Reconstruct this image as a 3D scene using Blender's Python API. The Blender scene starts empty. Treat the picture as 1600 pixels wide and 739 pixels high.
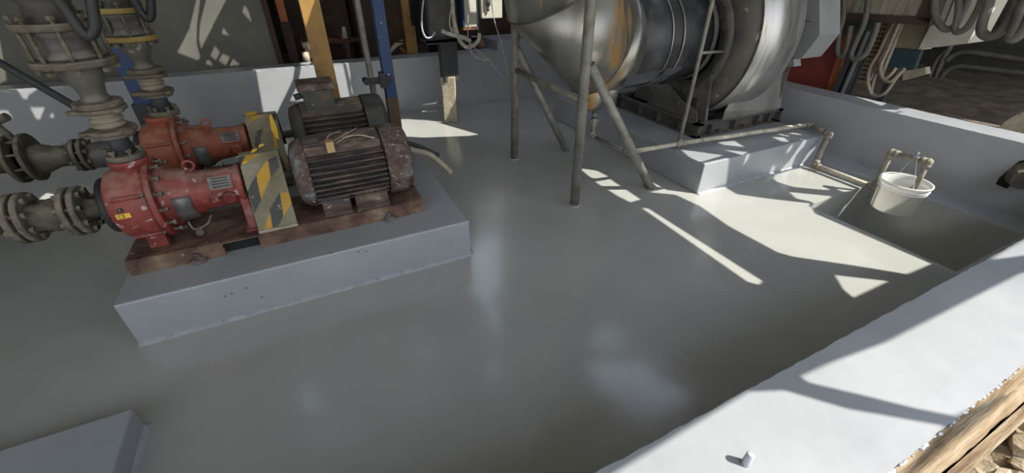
import bpy, bmesh, math, random
from mathutils import Vector, Matrix, geometry
random.seed(7)
PI = math.pi
S = bpy.context.scene
COL = S.collection

# ------------------------------------------------------------------ camera
EYE = Vector((0.0, 0.0, 1.7))
PITCH, YAW, ROLL, FPX = 0.57548235, -0.45915444, -0.00296466, 650.54
fwd = Vector((math.cos(PITCH)*math.sin(-YAW), math.cos(PITCH)*math.cos(YAW), -math.sin(PITCH)))
right = Vector((math.cos(YAW), math.sin(YAW), 0))
right = fwd.cross(Vector((0, 0, 1))).normalized()
up = right.cross(fwd).normalized()
r2 = right*math.cos(ROLL) - up*(-math.sin(ROLL))*-1
# roll about the view axis
rq = Matrix.Rotation(ROLL*-1*-1, 3, fwd)
right_r = rq @ right; up_r = rq @ up
cam_d = bpy.data.cameras.new('camera')
cam_d.sensor_width = 36.0
cam_d.lens = FPX/1600*36.0
cam_d.clip_start = 0.02
cam = bpy.data.objects.new('camera', cam_d)
COL.objects.link(cam)
mw = Matrix.Identity(4)
for i in range(3):
    mw[i][0] = right_r[i]; mw[i][1] = up_r[i]; mw[i][2] = -fwd[i]; mw[i][3] = EYE[i]
cam.matrix_world = mw
S.camera = cam

def ray(x, y):
    return right_r*((x-800)/FPX) - up_r*((y-369.5)/FPX) + fwd
def atz(x, y, z=0.0):
    r = ray(x, y); return EYE + r*((z-EYE.z)/r.z)
def atY(x, y, Y):
    r = ray(x, y); return EYE + r*(Y/r.y)
def atX(x, y, X):
    r = ray(x, y); return EYE + r*(X/r.x)

# ------------------------------------------------------------------ world, sun, exposure
W = bpy.data.worlds.new('world'); S.world = W; W.use_nodes = True
wn = W.node_tree.nodes; wl = W.node_tree.links
bg = wn['Background']
tc = wn.new('ShaderNodeTexCoord'); sp = wn.new('ShaderNodeSeparateXYZ'); rmp = wn.new('ShaderNodeValToRGB')
wl.new(tc.outputs['Generated'], sp.inputs[0]); wl.new(sp.outputs['Z'], rmp.inputs[0])
rmp.color_ramp.elements[0].position = 0.0; rmp.color_ramp.elements[0].color = (0.78, 0.79, 0.77, 1)
rmp.color_ramp.elements[1].position = 0.7; rmp.color_ramp.elements[1].color = (0.56, 0.66, 0.84, 1)
wl.new(rmp.outputs[0], bg.inputs['Color'])
bg.inputs['Strength'].default_value = 3.0
SX, SY = -0.66, 0.63            # ground shift of a shadow per metre of height
sun_d = bpy.data.lights.new('sun', 'SUN'); sun_d.energy = 8.3; sun_d.angle = math.radians(0.25)
sun_d.color = (1.0, 0.965, 0.90)
sun = bpy.data.objects.new('sun', sun_d); COL.objects.link(sun)
sun.rotation_euler = Vector((SX, SY, -1)).to_track_quat('-Z', 'Y').to_euler()
sun.location = (6, -6, 9)
S.view_settings.view_transform = 'Standard'; S.view_settings.look = 'None'
S.view_settings.gamma = 1; S.view_settings.use_curve_mapping = False
S.view_settings.exposure = 0.0

# ------------------------------------------------------------------ materials
def nmat(name, cols, scale=8.0, rough=0.6, rough2=None, metal=0.0, bump=0.0, bscale=None, stretch=(1, 1, 1), detail=6, coat=0.0, speck=None, speck_scale=60, speck_at=0.68, dust=None):
    """cols: list of (pos, (r,g,b)) over a noise field."""
    m = bpy.data.materials.new(name); m.use_nodes = True
    n = m.node_tree.nodes; l = m.node_tree.links
    b = n['Principled BSDF']
    t = n.new('ShaderNodeTexCoord'); mp = n.new('ShaderNodeMapping'); mp.inputs['Scale'].default_value = stretch
    l.new(t.outputs['Object'], mp.inputs[0])
    no = n.new('ShaderNodeTexNoise'); no.inputs['Scale'].default_value = scale; no.inputs['Detail'].default_value = detail
    no.inputs['Roughness'].default_value = 0.62
    l.new(mp.outputs[0], no.inputs[0])
    cr = n.new('ShaderNodeValToRGB'); l.new(no.outputs['Fac'], cr.inputs[0])
    e = cr.color_ramp.elements
    e[0].position = cols[0][0]; e[0].color = (*cols[0][1], 1)
    e[1].position = cols[-1][0]; e[1].color = (*cols[-1][1], 1)
    for p, c in cols[1:-1]:
        q = e.new(p); q.color = (*c, 1)
    out = cr.outputs[0]
    if speck:
        n2 = n.new('ShaderNodeTexNoise'); n2.inputs['Scale'].default_value = speck_scale; n2.inputs['Detail'].default_value = 3
        l.new(mp.outputs[0], n2.inputs[0])
        c2 = n.new('ShaderNodeValToRGB'); c2.color_ramp.elements[0].position = speck_at; c2.color_ramp.elements[1].position = speck_at+0.05
        l.new(n2.outputs['Fac'], c2.inputs[0])
        mx = n.new('ShaderNodeMixRGB'); l.new(c2.outputs[0], mx.inputs[0]); l.new(out, mx.inputs[1]); mx.inputs[2].default_value = (*speck, 1)
        out = mx.outputs[0]
    if dust:
        ge = n.new('ShaderNodeNewGeometry'); sz = n.new('ShaderNodeSeparateXYZ'); l.new(ge.outputs['True Normal'], sz.inputs[0])
        m1 = n.new('ShaderNodeMapRange'); m1.inputs[1].default_value = .15; m1.inputs[2].default_value = .95; m1.inputs[3].default_value = 0; m1.inputs[4].default_value = .55
        l.new(sz.outputs['Z'], m1.inputs[0])
        nd = n.new('ShaderNodeTexNoise'); nd.inputs['Scale'].default_value = 16; nd.inputs['Detail'].default_value = 4; l.new(mp.outputs[0], nd.inputs[0])
        m2 = n.new('ShaderNodeMapRange'); m2.inputs[1].default_value = .38; m2.inputs[2].default_value = .6; m2.inputs[3].default_value = .25; m2.inputs[4].default_value = 1.4
        l.new(nd.outputs['Fac'], m2.inputs[0])
        mm = n.new('ShaderNodeMath'); mm.operation = 'MULTIPLY'; mm.use_clamp = True; l.new(m1.outputs[0], mm.inputs[0]); l.new(m2.outputs[0], mm.inputs[1])
        mx = n.new('ShaderNodeMixRGB'); l.new(mm.outputs[0], mx.inputs[0]); l.new(out, mx.inputs[1]); mx.inputs[2].default_value = (*dust, 1)
        out = mx.outputs[0]
    l.new(out, b.inputs['Base Color'])
    b.inputs['Metallic'].default_value = metal
    if rough2 is None: b.inputs['Roughness'].default_value = rough
    else:
        mr = n.new('ShaderNodeMapRange'); mr.inputs[1].default_value = .3; mr.inputs[2].default_value = .7
        mr.inputs[3].default_value = rough; mr.inputs[4].default_value = rough2
        l.new(no.outputs['Fac'], mr.inputs[0]); l.new(mr.outputs[0], b.inputs['Roughness'])
    if coat: b.inputs['Coat Weight'].default_value = coat; b.inputs['Coat Roughness'].default_value = 0.12
    if bump:
        n3 = n.new('ShaderNodeTexNoise'); n3.inputs['Scale'].default_value = bscale or scale*3; n3.inputs['Detail'].default_value = 5
        l.new(mp.outputs[0], n3.inputs[0])
        bp = n.new('ShaderNodeBump'); bp.inputs['Strength'].default_value = bump; bp.inputs['Distance'].default_value = 0.01
        l.new(n3.outputs['Fac'], bp.inputs['Height']); l.new(bp.outputs[0], b.inputs['Normal'])
    return m

PAINT = nmat('grey_epoxy_paint', [(.0, (.265, .28, .29)), (.5, (.325, .337, .346)), (1, (.385, .395, .40))], 2.2, .29, .42, bump=.16, bscale=11, coat=.25, detail=3)
FLOORP = nmat('grey_floor_paint', [(.0, (.305, .308, .280)), (.5, (.378, .380, .348)), (1, (.45, .452, .42))], 1.1, .11, .255, bump=.14, bscale=4, coat=.3, detail=3)
SEAM = nmat('paint_seam', [(.3, (.30, .31, .33)), (.7, (.42, .43, .45))], 12, .2, .4, bump=.4, bscale=30)
RUST = nmat('rust', [(.3, (.035, .018, .012)), (.48, (.11, .045, .025)), (.6, (.19, .085, .045)), (.75, (.30, .22, .15))], 9, .75, .95, bump=.6, bscale=40, speck=(.42, .36, .30), speck_scale=45, speck_at=.66)
BASEP = nmat('rusty_skid_steel', [(.28, (.028, .017, .013)), (.43, (.085, .045, .032)), (.54, (.155, .088, .058)), (.64, (.20, .14, .09)), (.78, (.34, .28, .2))], 6, .6, .95, bump=.7, bscale=30, speck=(.40, .36, .31), speck_scale=28, speck_at=.68)
RED = nmat('red_enamel', [(.3, (.10, .022, .016)), (.46, (.20, .034, .026)), (.58, (.25, .05, .04)), (.72, (.30, .155, .13)), (.82, (.36, .27, .24))], 6, .4, .8, bump=.3, bscale=26, speck=(.40, .30, .27), speck_scale=22, speck_at=.63, dust=(.34, .21, .17))
RED2 = nmat('orange_red_enamel', [(.3, (.10, .03, .014)), (.48, (.24, .055, .025)), (.62, (.28, .075, .04)), (.78, (.26, .14, .10))], 6, .45, .8, bump=.3, speck=(.40, .25, .18), speck_scale=30, speck_at=.7, dust=(.32, .19, .12))
MOTOR = nmat('worn_blue_motor_paint', [(.30, (.022, .024, .034)), (.43, (.040, .045, .065)), (.50, (.075, .048, .036)), (.60, (.115, .070, .048)), (.72, (.25, .20, .16))], 8, .5, .9, bump=.6, bscale=45, stretch=(.6, 1, 1), speck=(.30, .25, .20), speck_scale=34, speck_at=.62)
MOTORG = nmat('worn_green_motor_paint', [(.32, (.022, .024, .020)), (.5, (.045, .048, .04)), (.62, (.085, .06, .045)), (.75, (.20, .15, .11))], 10, .5, .85, bump=.4, bscale=45, stretch=(.6, 1, 1), speck=(.38, .35, .31), speck_scale=26, speck_at=.70)
COWL = nmat('rust_flaked_cowl', [(.3, (.035, .022, .018)), (.43, (.075, .042, .032)), (.52, (.115, .075, .058)), (.60, (.13, .13, .13)), (.72, (.25, .235, .22))], 14, .6, .9, bump=.7, bscale=50, speck=(.46, .43, .40), speck_scale=50, speck_at=.64)
DIRTY = nmat('dusty_flange_steel', [(.28, (.04, .032, .022)), (.45, (.095, .078, .054)), (.58, (.14, .12, .086)), (.74, (.23, .205, .16))], 13, .7, .9, bump=.3, bscale=40, speck=(.38, .35, .29), speck_scale=40, speck_at=.68, dust=(.30, .27, .21))
DIRTYD = nmat('grimy_valve_steel', [(.3, (.035, .030, .02)), (.5, (.075, .064, .042)), (.7, (.14, .125, .085))], 8, .55, .85, bump=.3, bscale=40, dust=(.24, .21, .15))
YELFL = nmat('mustard_flange_paint', [(.3, (.17, .12, .03)), (.5, (.30, .21, .05)), (.7, (.30, .25, .12))], 6, .6, .85, bump=.2, dust=(.30, .26, .15))
RUBBER = nmat('pale_rubber', [(.3, (.17, .15, .105)), (.7, (.32, .285, .215))], 9, .6, .8, dust=(.30, .26, .19))
BLACK = nmat('black_rubber', [(.3, (.012, .012, .013)), (.7, (.035, .034, .034))], 10, .5, .75, bump=.15)
STEEL = nmat('stainless', [(.3, (.25, .24, .215)), (.5, (.33, .32, .29)), (.7, (.40, .39, .355))], 4, .34, .55, metal=.75, bump=.05, bscale=20, stretch=(1, 1, .5))
SCRUB = nmat('brushed_scroll_steel', [(.3, (.40, .395, .375)), (.7, (.56, .55, .53))], 3, .34, .52, metal=.85, bump=.06, bscale=18, stretch=(6, 1, 1), speck=(.42, .33, .20), speck_scale=5, speck_at=.66)
DULL = nmat('dull_stained_steel', [(.3, (.095, .088, .074)), (.5, (.14, .13, .112)), (.7, (.20, .185, .155))], 6, .5, .75, metal=.4, bump=.15, speck=(.36, .33, .27), speck_scale=14, speck_at=.66, dust=(.27, .24, .18))
DULLD = nmat('dark_dull_steel', [(.3, (.06, .057, .052)), (.7, (.13, .12, .11))], 7, .5, .75, metal=.3, bump=.2, speck=(.25, .22, .18), speck_scale=22, speck_at=.68, dust=(.22, .19, .145))
SLEEVE = nmat('black_sheet_sleeve', [(.3, (.022, .023, .026)), (.55, (.036, .037, .04)), (.75, (.075, .075, .075))], 6, .33, .55, bump=.1, bscale=25)
PIPEG = nmat('galvanised_post', [(.3, (.17, .155, .125)), (.5, (.25, .235, .20)), (.7, (.33, .315, .28))], 10, .45, .75, metal=.35, bump=.2, bscale=50, speck=(.40, .37, .31), speck_scale=40, speck_at=.68)
PVC = nmat('dusty_pvc', [(.3, (.30, .26, .19)), (.5, (.46, .42, .33)), (.7, (.62, .58, .48))], 14, .6, .85, bump=.2)
PVCD = nmat('dirty_pvc_fitting', [(.3, (.18, .155, .12)), (.7, (.34, .30, .23))], 14, .7, .9, bump=.3)
YEL = nmat('ochre_column_paint', [(.3, (.16, .085, .02)), (.5, (.29, .16, .04)), (.7, (.35, .20, .055))], 4, .5, .75, bump=.1, speck=(.14, .07, .03), speck_scale=20, speck_at=.70)
BLUE = nmat('blue_column_paint', [(.3, (.012, .03, .085)), (.6, (.022, .055, .15)), (.75, (.035, .05, .09))], 6, .45, .75, speck=(.28, .32, .40), speck_scale=16, speck_at=.67)
BROWNY = nmat('brown_stained_steel', [(.3, (.07, .05, .03)), (.6, (.13, .09, .05)), (.75, (.22, .18, .13))], 10, .7, .9, bump=.2)
CONC = nmat('rough_concrete', [(.3, (.26, .225, .16)), (.5, (.38, .33, .24)), (.7, (.48, .43, .33))], 12, .85, bump=.5, bscale=50)
CHAR = nmat('charcoal_steel', [(.3, (.022, .026, .028)), (.7, (.055, .06, .06))], 8, .5, .75)
TANK = nmat('dark_tank_wall', [(.3, (.085, .082, .070)), (.55, (.125, .12, .10)), (.75, (.17, .165, .138))], 1.6, .6, .8, bump=.12, bscale=9)
BRN = nmat('brown_machinery', [(.3, (.022, .014, .010)), (.55, (.05, .028, .018)), (.75, (.10, .05, .028))], 4, .7, .9, bump=.4)
ORNG = nmat('orange_paint', [(.3, (.30, .08, .02)), (.7, (.46, .15, .05))], 6, .6, .8)
DRUM = nmat('red_oxide_paint', [(.3, (.16, .028, .018)), (.6, (.24, .045, .03)), (.78, (.33, .11, .07))], 4, .55, .8)
WHITE = nmat('white_plastic', [(.3, (.74, .74, .70)), (.7, (.82, .82, .78))], 3, .35, .5)
CREAM = nmat('cream_cabinet_paint', [(.3, (.42, .40, .33)), (.6, (.50, .48, .40)), (.8, (.38, .30, .2))], 5, .5, .7)
BEIGE = nmat('beige_cabinet_paint', [(.3, (.30, .26, .17)), (.7, (.40, .35, .24))], 5, .55, .75)
TEAL = nmat('dark_teal_plate', [(.3, (.02, .05, .06)), (.7, (.045, .08, .09))], 5, .4, .6)
GRIME = nmat('streaked_panel', [(.3, (.13, .095, .05)), (.5, (.24, .215, .16)), (.7, (.30, .28, .22))], 7, .6, .85, stretch=(1, 3, .4))
DIRT = nmat('dusty_ground', [(.3, (.06, .045, .032)), (.5, (.12, .092, .065)), (.7, (.19, .15, .11))], 5, .95, bump=.8, bscale=25)
DIRTL = nmat('pale_rubble_ground', [(.3, (.14, .10, .06)), (.5, (.27, .215, .14)), (.7, (.42, .36, .27))], 9, .95, bump=1.0, bscale=40)
WOOD = nmat('weathered_board', [(.3, (.10, .06, .03)), (.45, (.20, .135, .07)), (.6, (.31, .24, .155)), (.78, (.42, .38, .31))], 6, .8, .95, bump=.6, bscale=30, stretch=(.5, 6, 6))
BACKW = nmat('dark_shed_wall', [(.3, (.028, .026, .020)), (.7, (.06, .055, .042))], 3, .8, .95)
HOSE = nmat('grey_hose', [(.3, (.065, .06, .05)), (.7, (.13, .12, .098))], 10, .5, .7)
CABLE = nmat('tan_conduit', [(.3, (.26, .215, .155)), (.7, (.38, .33, .25))], 12, .6, .8)
WIRE = nmat('pale_wire', [(.3, (.42, .44, .48)), (.7, (.52, .54, .58))], 5, .4)
HAZY = nmat('hazard_yellow', [(.3, (.34, .18, .02)), (.7, (.50, .29, .035))], 8, .6, .8, speck=(.35, .30, .2), speck_scale=30, speck_at=.7)
HAZK = nmat('hazard_black', [(.3, (.035, .035, .035)), (.7, (.07, .07, .065))], 8, .6, .8, speck=(.30, .29, .26), speck_scale=30, speck_at=.64)
OLIVE = nmat('dusty_olive_plate', [(.3, (.12, .10, .055)), (.5, (.19, .165, .10)), (.7, (.26, .25, .19))], 6, .6, .85, bump=.2)
PLATE = nmat('worn_nameplate', [(.3, (.10, .10, .10)), (.7, (.26, .25, .23))], 20, .45, .6, metal=.5)
LIGHTGREY = nmat('light_grey_sheet', [(.3, (.19, .195, .19)), (.7, (.25, .255, .25))], 4, .4, .6)
PERF = nmat('perforated_tray_paint', [(.3, (.30, .235, .14)), (.7, (.40, .33, .21))], 6, .6, .8)
DARK = nmat('dark_hole', [(.3, (.006, .006, .006)), (.7, (.012, .012, .012))], 5, .9)
MASKM = nmat('pale_sun_mask', [(.3, (.30, .30, .28)), (.7, (.40, .40, .38))], 2, .85)  # pale grey so the added roof mask bounces light down
MUSTB = nmat('sticker_yellow', [(.3, (.70, .42, .04)), (.7, (.78, .50, .06))], 5, .5)
GASK = nmat('tan_gasket', [(.3, (.35, .25, .10)), (.7, (.50, .38, .18))], 5, .6)

# stains on the stainless duct: rust runs down from its seam
def stain_mat():
    m = STEEL.copy(); m.name = 'stained_stainless'
    n = m.node_tree.nodes; l = m.node_tree.links; b = n['Principled BSDF']
    t = n['Texture Coordinate'] if 'Texture Coordinate' in n else n.new('ShaderNodeTexCoord')
    sx = n.new('ShaderNodeSeparateXYZ'); l.new(t.outputs['Object'], sx.inputs[0])
    mp = n.new('ShaderNodeMapping'); mp.inputs['Scale'].default_value = (16, 9, .7); l.new(t.outputs['Object'], mp.inputs[0])
    no = n.new('ShaderNodeTexNoise'); no.inputs['Scale'].default_value = 1.6; no.inputs['Detail'].default_value = 5; l.new(mp.outputs[0], no.inputs[0])
    # band mask around the elbow weld seam (x = 2.42)
    d = n.new('ShaderNodeMath'); d.operation = 'SUBTRACT'; l.new(sx.outputs['X'], d.inputs[0]); d.inputs[1].default_value = 2.40
    a = n.new('ShaderNodeMath'); a.operation = 'ABSOLUTE'; l.new(d.outputs[0], a.inputs[0])
    mr = n.new('ShaderNodeMapRange'); mr.inputs[1].default_value = .02; mr.inputs[2].default_value = .17; mr.inputs[3].default_value = .19; mr.inputs[4].default_value = -.10
    mr.inputs[3].default_value = .13
    l.new(a.outputs[0], mr.inputs[0])
    ad = n.new('ShaderNodeMath'); ad.operation = 'ADD'; l.new(no.outputs['Fac'], ad.inputs[0]); l.new(mr.outputs[0], ad.inputs[1])
    cr = n.new('ShaderNodeValToRGB'); cr.color_ramp.elements[0].position = .52; cr.color_ramp.elements[1].position = .66
    l.new(ad.outputs[0], cr.inputs[0])
    old = b.inputs['Base Color'].links[0].from_socket
    mx = n.new('ShaderNodeMixRGB'); l.new(cr.outputs[0], mx.inputs[0]); l.new(old, mx.inputs[1]); mx.inputs[2].default_value = (.38, .21, .065, 1)
    l.new(mx.outputs[0], b.inputs['Base Color'])
    m2 = n.new('ShaderNodeMapRange'); m2.inputs[3].default_value = .85; m2.inputs[4].default_value = .25
    l.new(cr.outputs[0], m2.inputs[0]); l.new(m2.outputs[0], b.inputs['Metallic'])
    return m
STAIN = stain_mat()

# ------------------------------------------------------------------ mesh helpers
class MB:
    def __init__(s): s.bm = bmesh.new()
    def box(s, x0, x1, y0, y1, z0, z1, rot=None, piv=None):
        vs = [Vector((x, y, z)) for x in (x0, x1) for y in (y0, y1) for z in (z0, z1)]
        if rot is not None:
            p = Vector(piv) if piv else Vector(((x0+x1)/2, (y0+y1)/2, (z0+z1)/2))
            vs = [rot @ (v-p) + p for v in vs]
        v = [s.bm.verts.new(q) for q in vs]
        for f in ((0, 1, 3, 2), (4, 6, 7, 5), (0, 4, 5, 1), (2, 3, 7, 6), (0, 2, 6, 4), (1, 5, 7, 3)):
            s.bm.faces.new([v[i] for i in f])
        return s
    def rings(s, rings, cap=True, smooth=True, closed=False):
        R = [[s.bm.verts.new(p) for p in r] for r in rings]
        n = len(R[0]); m = len(R)
        for i in range(m if closed else m-1):
            A = R[i]; B = R[(i+1) % m]
            for j in range(n):
                f = s.bm.faces.new((A[j], A[(j+1) % n], B[(j+1) % n], B[j])); f.smooth = smooth
        if cap and not closed:
            s.bm.faces.new(list(reversed(R[0]))); s.bm.faces.new(R[-1])
        return s
    def lathe(s, prof, o=(0, 0, 0), axis=(0, 0, 1), n=32, cap=True, smooth=True, a0=0):
        """prof: list of (t along axis, radius)"""
        o = Vector(o); ax = Vector(axis).normalized()
        u = ax.orthogonal().normalized(); w = ax.cross(u)
        rg = [[o + ax*t + (u*math.cos(2*PI*k/n+a0) + w*math.sin(2*PI*k/n+a0))*max(r, 1e-4) for k in range(n)] for t, r in prof]
        return s.rings(rg, cap, smooth)
    def cyl(s, a, b, r, r2=None, n=16, smooth=True):
        a = Vector(a); b = Vector(b)
        return s.lathe([(0, r), ((b-a).length, r2 if r2 is not None else r)], a, b-a, n, True, smooth)
    def tube(s, pts, r, n=10, closed=False, rib=0):
        pts = [Vector(p) for p in pts]
        m = len(pts); rg = []; pu = None
        for i, p in enumerate(pts):
            if closed: t = (pts[(i+1) % m] - pts[i-1]).normalized()
            else: t = (pts[min(i+1, m-1)] - pts[max(i-1, 0)]).normalized()
            if pu is None: u = t.orthogonal().normalized()
            else:
                u = pu - t*pu.dot(t)
                u = u.normalized() if u.length > 1e-6 else t.orthogonal().normalized()
            pu = u; w = t.cross(u)
            rr = r*(1 + (rib if i % 2 else 0))
            rg.append([p + (u*math.cos(2*PI*k/n) + w*math.sin(2*PI*k/n))*rr for k in range(n)])
        return s.rings(rg, not closed, True, closed)
    def prism(s, poly, d):
        """poly: list of 3D points, extruded by vector d"""
        d = Vector(d); A = [s.bm.verts.new(Vector(p)) for p in poly]; B = [s.bm.verts.new(Vector(p)+d) for p in poly]
        n = len(A)
        s.bm.faces.new(A); s.bm.faces.new(list(reversed(B)))
        for i in range(n): s.bm.faces.new((A[i], B[i], B[(i+1) % n], A[(i+1) % n]))
        return s
    def ball(s, c, r, sub=2, sc=(1, 1, 1), jit=0):
        g = bmesh.ops.create_icosphere(s.bm, subdivisions=sub, radius=r)
        for v in g['verts']:
            k = 1 + (random.random()-.5)*jit
            v.co = Vector((v.co.x*sc[0]*k, v.co.y*sc[1]*k, v.co.z*sc[2]*k)) + Vector(c)
        return s
    def obj(s, name, mat, parent=None, bevel=0, seg=2, sub=0, solid=0):
        bmesh.ops.recalc_face_normals(s.bm, faces=s.bm.faces)
        me = bpy.data.meshes.new(name); s.bm.to_mesh(me); s.bm.free()
        for m in (mat if isinstance(mat, (list, tuple)) else [mat]): me.materials.append(m)
        o = bpy.data.objects.new(name, me); COL.objects.link(o)
        if parent is not None:
            o.parent = parent; o.matrix_parent_inverse = PINV.get(parent.name, Matrix.Identity(4))
        if solid:
            q = o.modifiers.new('solid', 'SOLIDIFY'); q.thickness = solid; q.offset = 0
        if bevel:
            q = o.modifiers.new('bevel', 'BEVEL'); q.width = bevel; q.segments = seg; q.limit_method = 'ANGLE'; q.angle_limit = math.radians(40)
        if sub:
            q = o.modifiers.new('sub', 'SUBSURF'); q.levels = sub; q.render_levels = sub
        return o
PINV = {}
def thing(name, label, cat, loc=(0, 0, 0), group=None):
    o = bpy.data.objects.new(name, None); COL.objects.link(o); o.location = loc; o.empty_display_size = .1
    o['label'] = label; o['category'] = cat
    if group: o['group'] = group
    PINV[o.name] = Matrix.Translation(Vector(loc)).inverted()
    return o
def tag(o, label, cat, group=None, kind=None):
    o['label'] = label; o['category'] = cat
    if group: o['group'] = group
    if kind: o['kind'] = kind
    return o
def struct(o): o['kind'] = 'structure'; return o
def plabel(o, t): o['label'] = t; return o
def arc(c, r, a0, a1, n, plane='xz'):
    out = []
    for i in range(n+1):
        a = a0 + (a1-a0)*i/n
        q = (r*math.cos(a), r*math.sin(a))
        out.append(Vector((c[0]+q[0], c[1], c[2]+q[1])) if plane == 'xz' else Vector((c[0], c[1]+q[0], c[2]+q[1])) if plane == 'yz' else Vector((c[0]+q[0], c[1]+q[1], c[2])))
    return out
def smoothp(pts, k=6):
    """Catmull-Rom through points"""
    pts = [Vector(p) for p in pts]; P = [pts[0]*2-pts[1]] + pts + [pts[-1]*2-pts[-2]]; out = []
    for i in range(1, len(P)-2):
        for j in range(k):
            t = j/k
            out.append(.5*((2*P[i]) + (-P[i-1]+P[i+1])*t + (2*P[i-1]-5*P[i]+4*P[i+1]-P[i+2])*t*t + (-P[i-1]+3*P[i]-3*P[i+1]+P[i+2])*t**3))
    out.append(P[-2]); return out

# ------------------------------------------------------------------ added unseen roof mask, its holes shaped to cast the sun patches
ZR = 3.6
FWY, FWH = 5.9, .68          # far wall face and height
BFY = 2.25                   # platform front face
BH = .285
LIT = []                     # each: list of world points that the sun reaches
def lz(z, pts): LIT.append([atz(x, y, z) for x, y in pts])
def ly(Y, pts): LIT.append([atY(x, y, Y) for x, y in pts])
# near kerb top
lz(.55, [(1165, 608), (1228, 610), (1330, 640), (1490, 668), (1425, 760), (1200, 990), (700, 990), (960, 740)])
lz(.55, [(1625, 420), (1593, 428), (1382, 536), (1300, 566), (1252, 588), (1262, 597), (1335, 614), (1440, 640), (1505, 652), (1625, 600), (1700, 500)])
lz(.55, [(1545, 408), (1570, 386), (1640, 350), (1640, 396)])
# main floor
lz(0, [(1003, 325), (1016, 326), (1196, 440), (1190, 446), (1168, 440)])
lz(0, [(906, 263), (935, 267), (954, 276.5), (928, 282)])
lz(0, [(930, 284), (955, 279.5), (1004, 312), (987, 317), (965, 306)])
lz(0, [(1040, 297), (1078, 302), (1136, 292), (1141, 296), (1155, 304), (1190, 309), (1240, 315), (1268, 318), (1277, 334), (1460, 413), (1422, 429), (1330, 414), (1240, 401), (1215, 394), (1140, 354), (1094, 322)])
lz(0, [(1212, 273), (1267, 257), (1286, 262), (1349.5, 290.5), (1330, 296), (1318, 296.5), (1290, 297), (1240, 292), (1214, 284), (1208, 278)])
lz(0, [(1233, 300), (1262, 303), (1303, 307), (1284, 325), (1276, 322), (1268, 315), (1244, 310)])
lz(0, [(1305, 430), (1340, 434), (1393, 440), (1336, 467), (1318, 452)])
# face of the sump beyond
ly(1.68, [(1337, 297), (1350, 290.5), (1319, 329), (1316, 330)])
# bucket
LIT.append([Vector((4.34+.166*math.cos(k*PI/8), 1.38+.166*math.sin(k*PI/8), .21)) for k in range(16)])
# platform front face and top
ly(BFY, [(1086, 252), (1078, 302), (1134, 291), (1140, 243)])
ly(BFY, [(1213, 273), (1234, 250), (1256, 219), (1277, 216), (1268, 258)])
ly(BFY, [(1200, 275), (1207, 258), (1212, 262), (1205, 276)])
ly(BFY, [(1226, 240), (1236, 226), (1240, 228), (1231, 242)])
ly(BFY, [(1160, 262), (1166, 242), (1172, 240), (1168, 252)])
lz(BH, [(1064, 234), (1090, 237), (1133, 243), (1100, 253), (1085, 252)])
lz(BH, [(1120, 222), (1150, 220), (1166, 230), (1130, 226)])
lz(BH, [(1131, 234), (1172, 238), (1162, 243)])
lz(BH, [(1196, 209), (1222, 202), (1237, 201), (1242, 206), (1208, 207)])
lz(BH, [(1215, 210), (1245, 207), (1264, 214), (1258, 219), (1226, 212)])
lz(BH, [(1206, 214), (1228, 215), (1236, 222), (1222, 221)])
# right wall top
lz(.59, [(1403, 170), (1446, 166), (1700, 215), (1700, 300), (1420, 182)])
lz(.59, [(1330, 148), (1345, 146), (1395, 158), (1380, 166)])
# far wall and the floor before it
ly(FWY, [(398, 100), (416, 188), (432, 186), (462, 130), (476, 90), (532, 88), (550, 160), (470, 170), (452, 190)]) if False else None
ly(FWY, [(398, 96), (414, 190), (428, 190), (458, 128), (464, 92)])
ly(FWY, [(473, 92), (466, 130), (452, 160), (548, 160), (534, 92)])
ly(FWY, [(539, 92), (553, 152), (548.5, 143), (548, 120), (543, 92)])
lz(0, [(560, 186), (612, 187), (638, 186), (680, 190), (735, 206), (752, 211), (700, 217), (655, 226), (600, 224)])
ly(FWY, [(-40, 130), (48, 133), (63, 141), (46, 152), (45, 158), (38, 157), (27, 140)])
ly(FWY, [(47, 168), (73, 168), (64, 190), (58, 188)])
ly(FWY, [(76, 186), (82, 175), (87, 187)])
ly(FWY, [(-30, 172), (12, 173), (22, 188), (-30, 186)])
lz(0, [(-30, 205), (6, 202), (18, 217), (-10, 222)])
lz(0, [(358, 246), (362, 240), (386, 235), (388, 244)])
lz(0, [(60, 312), (72, 302), (90, 300), (84, 312)])
# dark tank side
TY = 6.35
ly(TY, [(276, 84), (296, 45), (314, -30), (318, -30), (309, 40), (308, 70), (314, 92), (310, 97)])
ly(TY, [(315, 80), (311, 60), (313, 35), (330, -30), (372, -30), (340, 30)])
ly(TY, [(382, 8), (389, 18), (394, 38), (378, 20)])
ly(TY, [(346, 55), (349, 43), (360, 59)])
ly(TY, [(328, 88), (336, 72), (345, 84), (338, 97)])
ly(TY, [(341, 96), (348, 84), (361, 90), (354, 105)])
ly(TY, [(357, 106), (364, 92), (378, 103)])
ly(TY, [(322, 95), (327, 94), (335, 105), (323, 103)])
# machinery behind the wall
lz(.75, [(476, 80), (482, 66), (496, 66), (500, 78), (490, 92), (474, 92)])
ly(6.9, [(536, 62), (536, 46), (543, 46), (547, 62)])
ly(6.9, [(440, 25), (445, 24), (450, 40), (446, 44)])
ly(6.9, [(618, 66), (628, 62), (634, 68), (620, 76), (608, 88), (598, 90)])
ly(5.3, [(648, 8), (652, 8), (653, 30), (648, 30)])
# cabinets, cable loops by the post
ly(5.2, [(742, -40), (790, -40), (786, 32), (752, 31)])
ly(5.2, [(712, -20), (738, -20), (740, 40), (722, 40)])
ly(5.2, [(690, 60), (745, 55), (752, 72), (730, 80), (700, 72)])
ly(5.16, [(692, 124), (716, 122), (712, 145), (698, 188), (692, 186)])
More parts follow.
